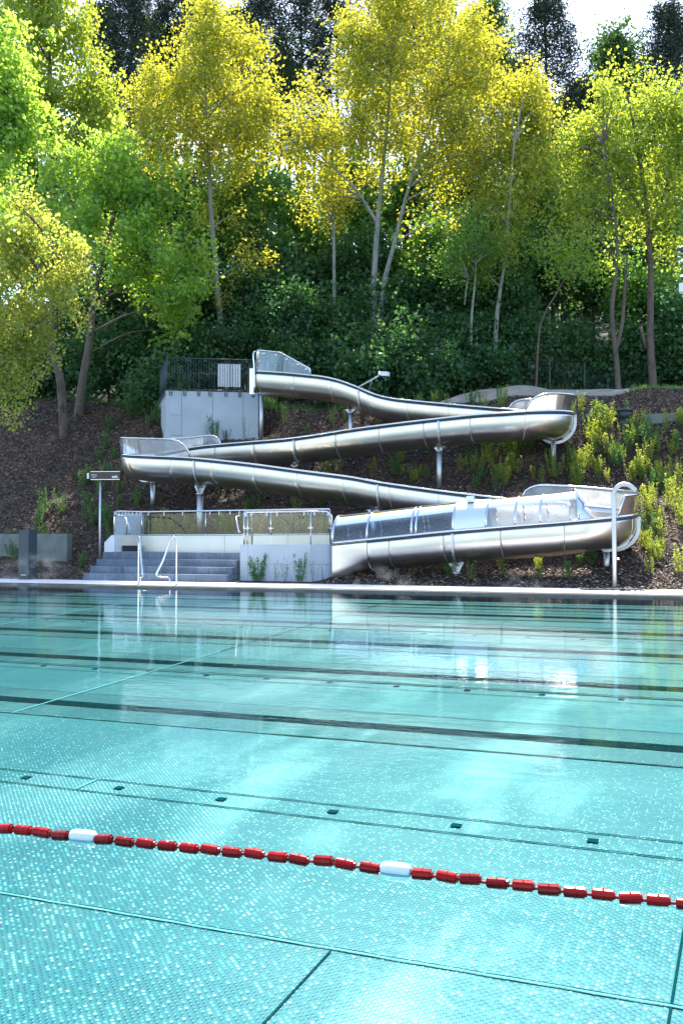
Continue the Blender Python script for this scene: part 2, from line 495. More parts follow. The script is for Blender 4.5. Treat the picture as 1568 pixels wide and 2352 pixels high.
def terrain(X, v):
    z = float(np.interp(v, KN_V, KN_Z))
    if X > -9 and 38 < v < 47:
        z2 = float(np.interp(v, [38, 42.0, 47.0], [6.33, 6.5, float(np.interp(47, KN_V, KN_Z))]))
        f = min(1, (X + 9) / 3.5); z = z * (1 - f) + z2 * f
    k = max(0.0, min(1.0, (-15.5 - X) / 12.0))
    z *= 1 + .17 * k
    if v > 25:
        z += .07 * math.sin(X * 1.3 + v * .7) + .05 * math.sin(X * 2.9 - v * 1.9)
    q = Vector((X, v, 0)) - O
    a_, d_ = q.dot(ex), q.dot(ey)
    if -.5 < a_ < W_ + 1.0 and -2.0 < d_ < 1.0:
        f = min(1, (d_ + 2.0) / 1.2, (W_ + 1.0 - a_) / .6, (a_ + .5) / .5)
        z = z * (1 - f) + min(z, ZB) * f
    if X > -7 and 28 < v < 32.5:
        z -= .45 * math.sin(math.pi * (v - 28) / 4.5) * min(1, (X + 7) / 2)
    return z
def hit(x, y):
    d = ray(x, y)
    t = 22.0 / d.y
    while t * d.y < 120:
        p = EYE + d * t
        if p.z <= terrain(p.x, p.y): return Vector((p.x, p.y, terrain(p.x, p.y)))
        t += .08
    return None
def sheet(name, x0, x1, y0, y1, nx, ny, zf, mat, parent=None):
    xs = np.linspace(x0, x1, nx); ys = np.linspace(y0, y1, ny)
    V = [(x, y, zf(x, y)) for y in ys for x in xs]
    Fc = [(j * nx + i, j * nx + i + 1, (j + 1) * nx + i + 1, (j + 1) * nx + i) for j in range(ny - 1) for i in range(nx - 1)]
    me = bpy.data.meshes.new(name); me.from_pydata(V, [], Fc)
    me.polygons.foreach_set('use_smooth', [True] * len(Fc)); me.update()
    o = link(name, me, mat); o['kind'] = 'structure'
    return o

POOL_V = 20.3
sheet('mulch_slope', -60, 30, 23.0, 34.6, 181, 60, terrain, M['mulch'])
sheet('forest_ground', -110, 80, 34.6, 130, 96, 50, terrain, M['soil'])
sheet('far_ground', -400, 400, 130, 420, 6, 4, lambda x, y: 33.9 if y < 135 else 34, M['soil'])
# far deck and the ground behind the viewer
sheet('pool_deck_bed', -60, 30, 20.9, 23.02, 3, 2, lambda x, y: .035, M['deck'])
dk = bpy.data.objects.new('pool_deck', None); COL.objects.link(dk); dk['kind'] = 'structure'
mb = MB().box((0, 0, 0), (.992, 2.09, .011))
me_slab = bpy.data.meshes.new('paving_slab'); me_slab.from_pydata(mb.v, [], mb.f); me_slab.materials.append(M['deck'])
for k in range(34):
    o = bpy.data.objects.new('paving_slab', me_slab); COL.objects.link(o); o.parent = dk
    o.location = (-28 + k, 20.91, .0395 + random.uniform(-.0012, .0012))
mb = MB().box((-60, 20.3, -.5), (30, 20.895, .042)); o = mb.build('pool_rim', M['rim']); o['kind'] = 'structure'
mb = MB().box((-60, -40, -.6), (40, -1.0, .03)); o = mb.build('near_deck', M['paving']); o['kind'] = 'structure'
mb = MB().box((-60, -1.0, -.6), (-59.5, 20.3, .03)); mb.box((29.5, -1.0, -.6), (30, 20.3, .03)); mb.build('pool_side_rim', M['rim'])['kind'] = 'structure'

# ------------------------------------------------------------------ pool
FV = np.array([-1.0, 3.0, 20.3]); FZV = np.array([-.95, -.95, -.14])
def fz(x, v): return float(np.interp(v, FV, FZV))
def on_floor(x, y):
    d = ray(x, y); t = .5
    while True:
        p = EYE + d * t
        if p.z <= fz(0, p.y) or p.y > 20.3: return p
        t += .004
sheet('pool_water', -59.5, 29.5, -1.0, 20.3, 2, 2, lambda x, y: 0.0, M['water'])
def floor_sheet(name, x0, x1, v0, v1, dz, mat, big=False):
    ys = [v0] + [v for v in (3.0,) if v0 < v < v1] + [v1]
    V = [(x, y, fz(x, y) + dz) for y in ys for x in (x0, x1)]
    Fc = [(2 * k, 2 * k + 1, 2 * k + 3, 2 * k + 2) for k in range(len(ys) - 1)]
    o = MB().add(V, Fc).build(name, mat); o['kind'] = 'structure'; return o
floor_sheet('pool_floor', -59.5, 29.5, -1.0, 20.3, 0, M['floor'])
MB().add([(-59.5, 20.298, -1.0), (29.5, 20.298, -1.0), (29.5, 20.298, -.001), (-59.5, 20.298, -.001)], [(0, 1, 2, 3)]).build('pool_end_wall', M['pool_wall'])['kind'] = 'structure'
def strip(name, x0, x1, v0, v1, dz, mat):
    """flat line on the floor; narrow ones run a little unevenly"""
    if x1 - x0 > 20 and v1 - v0 < .3:
        xs = np.concatenate([[x0], np.arange(-16, 6, .07), [x1]])
        ph = random.uniform(0, 9)
        amp = .0018
        wv = amp * (np.sin(xs * 13 + ph) + .7 * np.sin(xs * 29 + 2 * ph) + .6 * np.sin(xs * 5.3))
        wt = 1 + .18 * np.sin(xs * 17 + ph)
        c_, h_ = (v0 + v1) / 2, (v1 - v0) / 2
        V = []
        for x, w_, t_ in zip(xs, wv, wt):
            for sgn in (-1, 1):
                y_ = c_ + w_ + sgn * h_ * (t_ if v1 - v0 < .05 else 1)
                V.append((x, y_, fz(0, y_) + dz))
        Fc = [(2 * k, 2 * k + 2, 2 * k + 3, 2 * k + 1) for k in range(len(xs) - 1)]
        o = MB().add(V, Fc).build(name, mat); o['kind'] = 'structure'; return o
    return floor_sheet(name, x0, x1, v0, v1, dz, mat)
def fy(y, x=784): return on_floor(x, y).y
for k, (yc, hw) in enumerate(((1664, 6.5), (1544, 4.5), (1477, 3.3), (1434, 2.5), (1405, 2.0), (1385, 1.4))):
    va, vb = fy(yc + hw), fy(yc - hw)
    s_ = (yc - 1250) / 414
    ea, eb = fy(yc + 36 * s_ ** 1.5), fy(yc - 31 * s_ ** 1.5)
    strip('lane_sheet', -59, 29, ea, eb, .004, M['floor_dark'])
    strip('lane_marking', -59, 29, va, vb, .008, M['lane'])
    for e in (ea, eb):
        wd_ = .008 + .002 * k
        xm = on_floor(700, yc).x
        strip('lane_sheet_edge', -59, xm, e - wd_, e + wd_, .009, M['groove'])
        strip('lane_sheet_edge', xm, 29, e - wd_, e + wd_, .009, M['seam_light'] if k < 3 else M['groove'])
def channel(y_a, y_b, x_in, pitch_px, n_in, w_px):
    v0, v1 = fy(y_a), fy(y_b)
    for v in (v0, v1): strip('channel_edge', -59, 29, v - .008, v + .008, .007, M['groove'])
    inl = bpy.data.objects.new('inlet_channel', None); COL.objects.link(inl); inl['kind'] = 'structure'
    vm = (v0 + v1) / 2; p0_ = on_floor(x_in[0], x_in[1]); p1_ = on_floor(x_in[2], x_in[3])
    pit = p1_.x - p0_.x; hw_ = pit * .038
    a = MB().box((-hw_, -hw_ * 1.0, 0), (hw_, hw_ * 1.0, .003)); me = bpy.data.meshes.new('floor_inlet'); me.from_pydata(a.v, [], a.f); me.materials.append(M['groove'])
    sl_ = math.atan2(fz(0, vm + .1) - fz(0, vm), .1)
    for k in range(-n_in, n_in + 1):
        o = bpy.data.objects.new('floor_inlet', me); COL.objects.link(o); o.parent = inl
        o.location = (p0_.x + pit * k, vm, fz(0, vm) + .006); o.rotation_euler = (sl_, 0, 0)
channel(1886, 1852, (765, 1866, 1047, 1898), 0, 8, 26)
channel(1577, 1563, (753, 1570, 905, 1580), 0, 12, 12)
channel(1452, 1446, (753, 1449, 860, 1453), 0, 10, 8)
vs_ = fy(2183)
strip('floor_seam', -59, 29, vs_ + .000, vs_ + .008, .007, M['groove'])
strip('floor_seam', -59, 29, vs_ - .018, vs_ - .004, .0075, M['seam_light'])
def xseam(x, y, v0, v1, wd_, mat, dz=.006):
    X_ = on_floor(x, y).x
    strip('floor_seam', X_ - wd_, X_ + wd_, v0, v1, dz, mat)
xseam(690, 2262, -1, vs_ - .03, .006, M['groove'])
xseam(1552, 2240, -1, fy(1890), .006, M['groove'])
vq = fy(1510)
xseam(200, 1588, fy(1700), vq, .012, M['seam_light'], .010)
xseam(200, 1588, vq, 20.2, .012, M['groove'], .010)
xseam(205, 1800, fy(1884), fy(1853), .008, M['seam_light'], .010)
xseam(200, 1401, fy(1500), 20.2, .02, M['seam_light'], .010)

# ------------------------------------------------------------------ lane rope
def rope_pt(X):
    return Vector((X, 2.95 + (X + 2.56) * .065 + .012 * math.sin(X * 3.1), .001))
cable = MB().tube([rope_pt(-9 + k * .1) for k in range(120)], .005, 6).build('lane_rope', M['rope'])
tag(cable, 'thin red cable carrying the floats across the water', 'rope')
def float_mesh(R, ln, name):
    """hollow float: round drum with a stepped lobe and recessed bore"""
    b = MB()
    prof = [(-ln/2, R*.30), (-ln/2, R*.82), (-ln*.44, R), (-ln*.05, R*1.0), (0, R*1.06), (ln*.05, R*1.0), (ln*.40, R), (ln*.40, R*.72), (ln*.5, R*.66), (ln*.5, R*.25), (ln*.3, R*.22)]
    n = 14
    vs = []; fs = []
    for x, r in prof:
        for k in range(n):
            a = 2 * math.pi * k / n
            vs.append((x, r * math.cos(a), r * math.sin(a) * (.95 if math.sin(a) < 0 else 1)))
    for i in range(len(prof) - 1):
        for k in range(n):
            fs.append((i*n+k, i*n+(k+1) % n, (i+1)*n+(k+1) % n, (i+1)*n+k))
    b.add(vs, fs, False)
    me = bpy.data.meshes.new(name); me.from_pydata(b.v, [], b.f); return me
def pill_mesh(R, ln):
    prof = [(-ln*.5, R*.25), (-ln*.495, R*.7), (-ln*.44, R*.9), (-ln*.3, R*.99), (0, R), (ln*.3, R*.99), (ln*.44, R*.9), (ln*.495, R*.7), (ln*.5, R*.25)]
    n = 20; vs = []; fs = []
    for x, r in prof:
        for k in range(n):
            a = 2 * math.pi * k / n
            vs.append((x, r * math.cos(a), r * math.sin(a)))
    for i in range(len(prof) - 1):
        for k in range(n):
            fs.append((i*n+k, i*n+(k+1) % n, (i+1)*n+(k+1) % n, (i+1)*n+k))
    me = bpy.data.meshes.new('white_float'); me.from_pydata(vs, [], fs)
    me.polygons.foreach_set('use_smooth', [True] * len(fs)); return me
me_red = float_mesh(.0180, .068, 'red_float'); me_red.materials.append(M['red'])
me_wh = pill_mesh(.023, .098); me_wh.materials.append(M['floatwhite'])
whites = (-2.23, -1.078)
spots = []
X = -1.078 + .088
while X < .6: spots.append(X); X += .0795
span = (whites[1] - .088) - (whites[0] + .088)
for k in range(13): spots.append(whites[0] + .088 + span * k / 12)
X = -2.23 - .088
while X > -3.0: spots.append(X); X -= .0795
spots.sort()
vis = [s for s in spots]
lw = {}
for i, Xs in enumerate(vis):
    o = bpy.data.objects.new('red_float', me_red); COL.objects.link(o)
    p = rope_pt(Xs); q = rope_pt(Xs + .02)
    o.location = p + Vector((random.uniform(-.003, .003), random.uniform(-.003, .003), random.uniform(.000, .006)))
    o.rotation_euler = (random.uniform(0, 6.28), random.uniform(-.10, .10), math.atan2(q.y - p.y, q.x - p.x) + random.uniform(-.07, .07))
    if Xs < whites[0]: n = sum(1 for a in vis if Xs < a < whites[0]); lb = 'left of the left white float'
    elif Xs < whites[1]: n = sum(1 for a in vis if whites[0] < a < Xs); lb = 'right of the left white float'
    else: n = sum(1 for a in vis if whites[1] < a < Xs); lb = 'right of the middle white float'
    W = ['first', 'second', 'third', 'fourth', 'fifth', 'sixth', 'seventh', 'eighth', 'ninth', 'tenth', 'eleventh', 'twelfth', 'thirteenth', 'fourteenth', 'fifteenth', 'sixteenth', 'seventeenth', 'eighteenth', 'nineteenth', 'twentieth', 'twenty-first', 'twenty-second']
    tag(o, 'red plastic lane float, ' + W[min(n, 21)] + ' ' + lb, 'float', 'red floats of the lane rope')
for Xs, lb in zip(whites, ('long white lane float near the left end of the red floats', 'long white lane float between red floats in the middle of the rope')):
    o = bpy.data.objects.new('white_float', me_wh); COL.objects.link(o)
    p = rope_pt(Xs); q = rope_pt(Xs + .02)
    o.location = p + Vector((0, 0, .006)); o.rotation_euler = (0, 0, math.atan2(q.y - p.y, q.x - p.x) + .02)
    tag(o, lb, 'float', 'white floats of the lane rope')

# ------------------------------------------------------------------ pool ladder handrails
def px_poly(pts, v): return [at(x, y, v) for x, y in pts]
def handrail(sx, base, label):
    """base = post foot; sx = direction in which the loop leans"""
    B = Vector(base)
    def P(u, z): return B + Vector((.30 * sx * u, -.30 * u, z))
    pts = [P(0, -.02), P(0, .5), P(0, .98), P(.06, 1.13), P(.16, 1.18), P(.28, 1.15), P(.42, 1.03), P(.78, .62), P(1.12, .33), P(1.15, .24), P(1.02, .21), P(.75, .20), P(.50, .19), P(.38, .10), P(.38, -.28)]
    # thing keeps one bent tube
    o = thing('pool_ladder_handrail', label, 'handrail', B, 'steel ladder handrails at the far pool edge')
    MB().tube(bez(pts, 5), .021, 10).build('bent_tube', M['rail'], o)
    MB().tube([P(0, .0), P(0, .015)], .045, 12).build('foot_flange', M['rail'], o)
b1 = at(405.5, 1343, 20.95); b1.z = .046
b2 = at(318.5, 1341, 20.95); b2.z = .046
handrail(-1, b1, 'steel ladder handrail with a wide open bend, right one of the pair before the steps')
handrail(1, b2, 'steel ladder handrail seen edge-on, left one of the pair before the steps')
MB().tube([(b1.x - .3, 20.2, -.07), (b2.x + .3, 20.2, -.07)], .02, 8).build('ladder_tread', M['rail'])
tag(bpy.data.objects['ladder_tread'], 'submerged steel ladder tread between the two bent handrails', 'ladder tread')

# ------------------------------------------------------------------ water slide
HW, DP = .55, .78
def run(pxs, vfront):
    return [at(x, y, vfront) for x, y in pxs]
R1 = run([(588, 853), (650, 857), (714, 863), (746, 867), (780, 875), (818, 889), (857, 906), (885, 913), (913, 918), (1025, 929), (1177, 942)], 30.95)
R2 = run([(1182, 946), (1100, 953), (1003, 963), (900, 975), (801, 988), (676, 1007), (575, 1016), (470, 1025)], 28.55)
R3 = run([(440, 1053), (567, 1066), (680, 1081), (804, 1097), (868, 1109), (1003, 1128), (1120, 1142), (1194, 1150)], 26.15)
R4 = run([(1375, 1194.8), (1185, 1208.6), (1042, 1220.6), (900, 1235), (757, 1249)], 23.75)
def centre(R): return [Vector((p.x, p.y + HW, p.z)) for p in R]
path = []
path += [p for p in centre(R1) if p.x < -6.9]
def turn(xc, yc, r, right, z0, zm, z1, n=10):
    o = []
    for k in range(n + 1):
        a = math.pi / 2 - math.pi * k / n
        z = z0 + (zm - z0) * k / (n / 2) if k <= n / 2 else zm + (z1 - zm) * (k - n / 2) / (n / 2)
        o.append(Vector((xc + (1 if right else -1) * r * math.cos(a), yc + r * math.sin(a), z)))
    return o
UR, LT, LR = (-6.75, 30.3), (-17.44, 27.9), (-4.45, 25.5)
path += turn(*UR, 1.2, True, 5.24, 5.00, 4.86)
path += [p for p in centre(R2) if p.x < UR[0] - .5 and p.x > LT[0] + .5]
path += turn(*LT, 1.2, False, 4.22, 4.02, 3.78)
path += [p for p in centre(R3) if p.x > LT[0] + .5 and p.x < LR[0] - .5]
path += turn(*LR, 1.2, True, 2.10, 1.77, 1.545)
path += [p for p in centre(R4) if p.x < LR[0] - .5]
# dense resample + smooth z
def resample(P, step):
    P = bez(P, 8)
    d = [0]
    for a, b_ in zip(P, P[1:]): d.append(d[-1] + (b_ - a).length)
    d = np.array(d); A = np.array([tuple(p) for p in P])
    s = np.arange(0, d[-1], step)
    return s, np.stack([np.interp(s, d, A[:, i]) for i in range(3)], 1)
STEP = .12
arc, PP = resample(path, STEP)
ker = np.ones(5) / 5
for i in range(3):
    pad = np.concatenate([[PP[0, i]] * 2, PP[:, i], [PP[-1, i]] * 2])
    PP[2:-2, i] = np.convolve(pad, ker, 'valid')[2:-2]
TG = np.gradient(PP, axis=0); TG[:, 2] = 0
TG /= np.linalg.norm(TG, axis=1)[:, None]
SIDE = np.stack([TG[:, 1], -TG[:, 0], np.zeros(len(TG))], 1)     # right-hand side of travel
# curvature -> which bits are bends
slide = thing('water_slide', 'long zigzag stainless steel water slide running down the slope', 'water slide', (-11, 27, 0))
NSEC = 16
def profile(grow=0.0):
    pr = []
    r = HW + grow
    pr.append((-r, 0)); pr.append((-r, -.12))
    for k in range(NSEC + 1):
        a = math.pi - math.pi * k / NSEC
        pr.append((r * math.cos(a), -(DP - HW) - r * math.sin(a) * 1.0))
    pr.append((r, -.12)); pr.append((r, 0))
    return pr
def sec_pt(i, u, z):
    return PP[i] + SIDE[i] * u + np.array([0, 0, z])
def trough(i0, i1, name='trough_section'):
    outer, inner = profile(0), profile(-.012)
    ii = list(range(i0, i1 + 1))
    loop = outer + inner[::-1]
    n = len(loop)
    V = []; Fc = []
    def ringpts(pos, k, shrink):
        for u, z in loop:
            q = k + 0.0
            V.append(pos + SIDE[k] * (u * shrink) + np.array([0, 0, z * shrink if z < -.3 else z]))
    rows = 0
    T = PP[min(i0 + 1, len(PP) - 1)] - PP[i0]
    ringpts(PP[i0] + T * .03, i0, .984); rows += 1
    ringpts(PP[i0] + T * .22, i0, 1.0); rows += 1
    for k in ii[1:-1]:
        ringpts(PP[k], k, 1.0); rows += 1
    T = PP[i1] - PP[i1 - 1]
    ringpts(PP[i1] - T * .22, i1, 1.0); rows += 1
    ringpts(PP[i1] - T * .03, i1, .984); rows += 1
    for r in range(rows - 1):
        for k in range(n):
            Fc.append((r*n+k, r*n+(k+1) % n, (r+1)*n+(k+1) % n, (r+1)*n+k))
    h = n // 2
    for r in (0, rows - 1):
        for k in range(h - 1):
            Fc.append((r*n+k, r*n+k+1, r*n+n-2-k, r*n+n-1-k))
    me = bpy.data.meshes.new(name); me.from_pydata([tuple(v) for v in V], [], Fc)
    me.polygons.foreach_set('use_smooth', [True] * len(Fc))
    me.update()
    o = link(name, me, M['steel'], slide)
    return o
nseg = 12
i_end_round = int(len(PP) - 1 - .95 / STEP)
i = 0
while i < i_end_round:
    j = min(i + nseg, i_end_round)
    if i_end_round - j < 5: j = i_end_round
    trough(i, j); i = j
# last metre: trough flares into a straight-walled outlet
def outlet():
    V = []; Fc = []
    rows = list(range(i_end_round, len(PP)))
    pr = profile(0)
    for r, k in enumerate(rows):
        f = r / (len(rows) - 1)
        for u, z in pr:
            zz = z
            uu = u
            if z < -.12:
                lo = -.78 - .20 * f
                a = abs(u) / HW
                boxu = math.copysign(min(1.0, abs(u) / HW * 1.8 + .02), u) * HW if abs(u) > 1e-6 else 0
                boxz = lo if abs(u) / HW < .75 else lo + (abs(u) / HW - .75) / .25 * (-.12 - lo)
                uu = u * (1 - f) + boxu * f; zz = z * (1 - f) + boxz * f
            V.append(tuple(PP[k] + SIDE[k] * uu + np.array([0, 0, zz])))
    n = len(pr)
    for r in range(len(rows) - 1):
        for k in range(n - 1):
            Fc.append((r*n+k, r*n+k+1, (r+1)*n+k+1, (r+1)*n+k))
    me = bpy.data.meshes.new('outlet_section'); me.from_pydata(V, [], Fc)
    me.polygons.foreach_set('use_smooth', [True] * len(Fc)); me.update()
    link('outlet_section', me, M['steel'], slide)
outlet()
# edge rails on both lips
for sd in (-1, 1):
    MB().tube([tuple(PP[k] + SIDE[k] * sd * (HW + .012) + np.array([0, 0, .012])) for k in range(len(PP))], .034, 8).build('lip_rail', M['rail'], slide)
    MB().tube([tuple(PP[k] + SIDE[k] * sd * (HW + .022) + np.array([0, 0, -.045])) for k in range(len(PP))], .018, 6).build('lip_channel', M['anthracite'], slide)
# flange rings
def nearest(x, run_v):
    """index of path point on run centre v = run_v whose photo x is nearest"""
    best, bi = 1e9, 0
    for k in range(len(PP)):
        if abs(PP[k][1] - run_v) < .25:
            fx = to_px(PP[k] + np.array([0, -HW, 0]))[0]
            if abs(fx - x) < best: best, bi = abs(fx - x), k
    return bi
def ring(k, width=.05, proud=.035, name='flange_ring', mat=None):
    T = TG[k]
    o1, o2 = profile(.003), profile(proud)
    V = []; Fc = []
    for s in (-width / 2, width / 2):
        for pr in (o1, o2):
            for u, z in pr:
                V.append(tuple(PP[k] + T * s + SIDE[k] * u + np.array([0, 0, z - .05])))
    n = len(o1)
    for q in range(n - 1):
        Fc += [(n+q, n+q+1, 3*n+q+1, 3*n+q), (q, n+q, n+q+1, q+1)[::-1], (2*n+q, 3*n+q, 3*n+q+1, 2*n+q+1)]
    me = bpy.data.meshes.new(name); me.from_pydata(V, [], Fc); me.update()
    link(name, me, mat or M['galv'], slide)
for x, v in ((826, 31.5), (1003, 29.1), (673, 29.1), (443, 26.7), (868, 26.7), (1042, 24.3)):
    ring(nearest(x, v))
for v, x in ((30.3, None), (25.5, None), (27.9, None)):
    cands = [k for k in range(len(PP)) if abs(PP[k][1] - v) < .08]
    if cands: ring(cands[0], .04, .09)
# supports
def column(x, ytop, v, r=.075, head=None, gz=None):
    top = at(x, ytop, v)
    gz = terrain(top.x, v) - .15 if gz is None else gz
    MB().tube([(top.x, v, gz), (top.x, v, top.z)], r, 14).build('support_column', M['galv'], slide)
    MB().tube([(top.x, v, top.z - .03), (top.x, v, top.z + .02)], r * 1.35, 14).build('column_collar', M['galv'], slide)
    if head:
        k = nearest(x, v) if head == 'run' else head
        zb = PP[k][2] - DP
        b = MB()
        w0, w1 = .07, .26
        c = Vector((top.x, v, top.z))
        b.add([c + Vector((-.02, -w0, 0)), c + Vector((-.02, w0, 0)), Vector((top.x - .02, v + w1, zb + .10)), Vector((top.x - .02, v - w1, zb + .10)),
               c + Vector((.02, -w0, 0)), c + Vector((.02, w0, 0)), Vector((top.x + .02, v + w1, zb + .10)), Vector((top.x + .02, v - w1, zb + .10))],
              [(0, 1, 2, 3), (7, 6, 5, 4), (0, 4, 5, 1), (1, 5, 6, 2), (2, 6, 7, 3), (3, 7, 4, 0)])
        b.add([c + Vector((-w0, -.012, 0)), c + Vector((w0, -.012, 0)), Vector((top.x + w1 * .8, v - .012, zb + .02)), Vector((top.x - w1 * .8, v - .012, zb + .02)),
               c + Vector((-w0, .012, 0)), c + Vector((w0, .012, 0)), Vector((top.x + w1 * .8, v + .012, zb + .02)), Vector((top.x - w1 * .8, v + .012, zb + .02))],
              [(0, 1, 2, 3), (7, 6, 5, 4), (0, 4, 5, 1), (1, 5, 6, 2), (2, 6, 7, 3), (3, 7, 4, 0)])
        b.build('column_head', M['galv'], slide)
column(600, 903, 31.5, .075)
column(805, 948, 31.5, .08, 'run')
column(1008, 1036, 29.1, .085, 'run')
column(676, 1072, 29.1, .085, 'run')
column(460, 1134, 26.7, .10, 'run')
column(352, 1108, 28.0, .085)
column(1047, 1316, 24.3, .10, 'run')
column(857, 1180, 26.7, .085, 'run')
kU = min(range(len(PP)), key=lambda k: -PP[k][0] if abs(PP[k][1] - 30.3) < .2 else 99)
kL = min(range(len(PP)), key=lambda k: -PP[k][0] if abs(PP[k][1] - 25.5) < .2 else 99)
def bend_column(k, x, ytop, v):
    top = at(x, ytop, v)
    MB().tube([(top.x, v, terrain(top.x, v) - .2), (top.x, v, top.z)], .075, 14).build('support_column', M['galv'], slide)
    b = MB(); c = top
    T = Vector((0, 1, 0))
    zb = PP[k][2] - DP + .06
    xs = [(-.35, zb), (.10, zb - .06), (.48, zb + .16), (.60, zb + .42), (.62, zb + .20), (.45, zb - .05), (.06, top.z), (-.06, top.z)]
    q = [Vector((top.x + dx, v - .015, z)) for dx, z in xs] + [Vector((top.x + dx, v + .015, z)) for dx, z in xs]
    n = len(xs)
    b.add(q, [tuple(range(n))[::-1], tuple(range(n, 2*n))] + [(i_, (i_+1) % n, n + (i_+1) % n, n + i_) for i_ in range(n)])
    b.build('cradle_plate', M['galv'], slide)
bend_column(kU, 1270, 1006, 30.3)
bend_column(kL, 1392, 1268, 25.2)

# guard panels round the outside of the bends
def guard(k0, k1, sd, h, name, mat, e0=.55, e1=.55, posts=()):
    """sd = side sign; e0/e1 = metres over which the ends rise"""
    V = []; top = []; bot = []
    s0, s1 = arc[k0], arc[k1]
    ks = list(range(k0, k1 + 1))
    for k in ks:
        d0, d1 = arc[k] - s0, s1 - arc[k]
        f = 1.0
        if e0 and d0 < e0: f = min(f, math.sqrt(max(0, 1 - (1 - d0 / e0) ** 2)) if d0 > 0 else .0)
        if e1 and d1 < e1: f = min(f, math.sqrt(max(0, 1 - (1 - d1 / e1) ** 2)) if d1 > 0 else .0)
        p = PP[k] + SIDE[k] * sd * (HW + .02)
        bot.append(Vector(p) + Vector((0, 0, .05)))
        top.append(Vector(p) + Vector((0, 0, .05 + h * f)) + Vector(SIDE[k]) * sd * .05 * f)
    # split the sheet into panes
    n = len(ks); cuts = [0] + sorted(posts) + [n - 1]
    for a, c in zip(cuts, cuts[1:]):
        vs = []; fs = []
        seg = list(range(a, c + 1))
        for q in seg:
            off = Vector(SIDE[ks[q]]) * sd * .008
            vs += [bot[q], top[q], bot[q] + off, top[q] + off]
        for r in range(len(seg) - 1):
            fs += [(4*r, 4*r+4, 4*r+5, 4*r+1)]
        b = MB(); b.add(vs, fs, True); b.build(name, mat, slide)
        if a: MB().tube([bot[a], top[a]], .018, 6).build('guard_post', M['anthracite'], slide)
    MB().tube(top, .028, 8).build('guard_rail', M['rail'], slide)
def idx(x, v): return nearest(x, v)
a = idx(1150, 31.5); b_ = idx(1185, 29.1)
# outer side of a right-hand bend travelling clockwise is the left-hand side
guard(a, b_, -1, .47, 'guard_panel', M['guard'], .7, .55, posts=[(b_ - a) // 2 + 2])
a = idx(470, 29.1); b_ = idx(440, 26.7)
guard(a, b_, 1, .50, 'guard_panel', M['guard_grey'], .6, .75, posts=[(b_ - a) // 2, (b_ - a) // 2 - 5])
a = idx(1178, 26.7); b_ = len(PP) - 1
cands = [k for k in range(len(PP)) if PP[k][1] < 24.9 and PP[k][0] > -4.6]
b_ = cands[0] if cands else a + 40
guard(a, b_, -1, .46, 'guard_panel', M['guard'], .7, .12, posts=[(b_ - a) // 2 + 2])

# transparent half-round cover over the last run
def cover(x0, x1, mat, taper=False, name='cover_panel', lift=0):
    k0, k1 = sorted((nearest(x0, 24.3), nearest(x1, 24.3)))
    vs = []; fs = []; n = 12
    ks = list(range(k0, k1 + 1))
    for r, k in enumerate(ks):
        H = .70
        if taper:
            f = (r / max(1, len(ks) - 1))      # from the bend (low) towards the outlet (full)
            H = .70 * math.sin(f * math.pi / 2) + .02
        for q in range(n + 1):
            a = math.pi * q / n
            u = HW * math.cos(a); z = H * math.sin(a)
            vs.append(tuple(PP[k] + SIDE[k] * u + np.array([0, 0, .05 + z + lift])))
    for r in range(len(ks) - 1):
        for q in range(n):
            fs.append((r*(n+1)+q, r*(n+1)+q+1, (r+1)*(n+1)+q+1, (r+1)*(n+1)+q))
    MB().add(vs, fs, True).build(name, mat, slide)
    return k0, k1
def arch(x, w=.05):
    k = nearest(x, 24.3)
    pts = []
    vs = []; fs = []
    for s in (-w / 2, w / 2):
        for q in range(17):
            a = math.pi * q / 16
            u = (HW + .012) * math.cos(a); z = .715 * math.sin(a)
            vs.append(tuple(PP[k] + TG[k] * s + SIDE[k] * u + np.array([0, 0, .05 + z])))
    for q in range(16): fs.append((q, q + 1, 17 + q + 1, 17 + q))
    o = MB().add(vs, fs, True).build('cover_rib', M['rail'], slide)
    md = o.modifiers.new('thickness', 'SOLIDIFY'); md.thickness = .014; md.offset = 1
for x0, x1, mt in ((766, 845, 'cover'), (845, 943, 'cover'), (943, 1037, 'cover'), (1037, 1112, 'cover_steel'), (1112, 1177, 'cover_white'), (1177, 1244, 'cover_white'), (1244, 1306, 'cover_white')):
    cover(x0, x1, M[mt], name='cover_panel' if mt != 'cover_steel' else 'sheet_steel_panel')
k0, k1 = cover(1306, 1368, M['cover_steel'], True, 'sloping_end_panel')
for x in (764, 845, 943, 949, 1037, 1112, 1177, 1244, 1306): arch(x, .05 if x != 764 else .07)
# slanted hoop that closes the cover
pts = []
ks = list(range(k0, k1 + 1))
for q in range(17):
    a = math.pi * q / 16
    f = 0.0
    k = ks[0] + int(round((len(ks) - 1) * math.sin(a) ** 1.0 * .98))
    u = HW * math.cos(a)
    f = (k - k0) / max(1, len(ks) - 1)
    H = .70 * math.sin(f * math.pi / 2) + .02
    pts.append(tuple(PP[k] + SIDE[k] * u + np.array([0, 0, .07 + H * math.sin(a)])))
MB().tube(bez(pts, 3), .026, 8).build('end_hoop', M['rail'], slide)
# bolts and small box on the cover
k = nearest(1072, 24.3)
c = Vector(PP[k]) + Vector((0, -.18, .73))
MB().box((c.x - .09, c.y - .07, c.z - .02), (c.x + .09, c.y + .07, c.z + .13)).build('sensor_box', M['white'], slide)

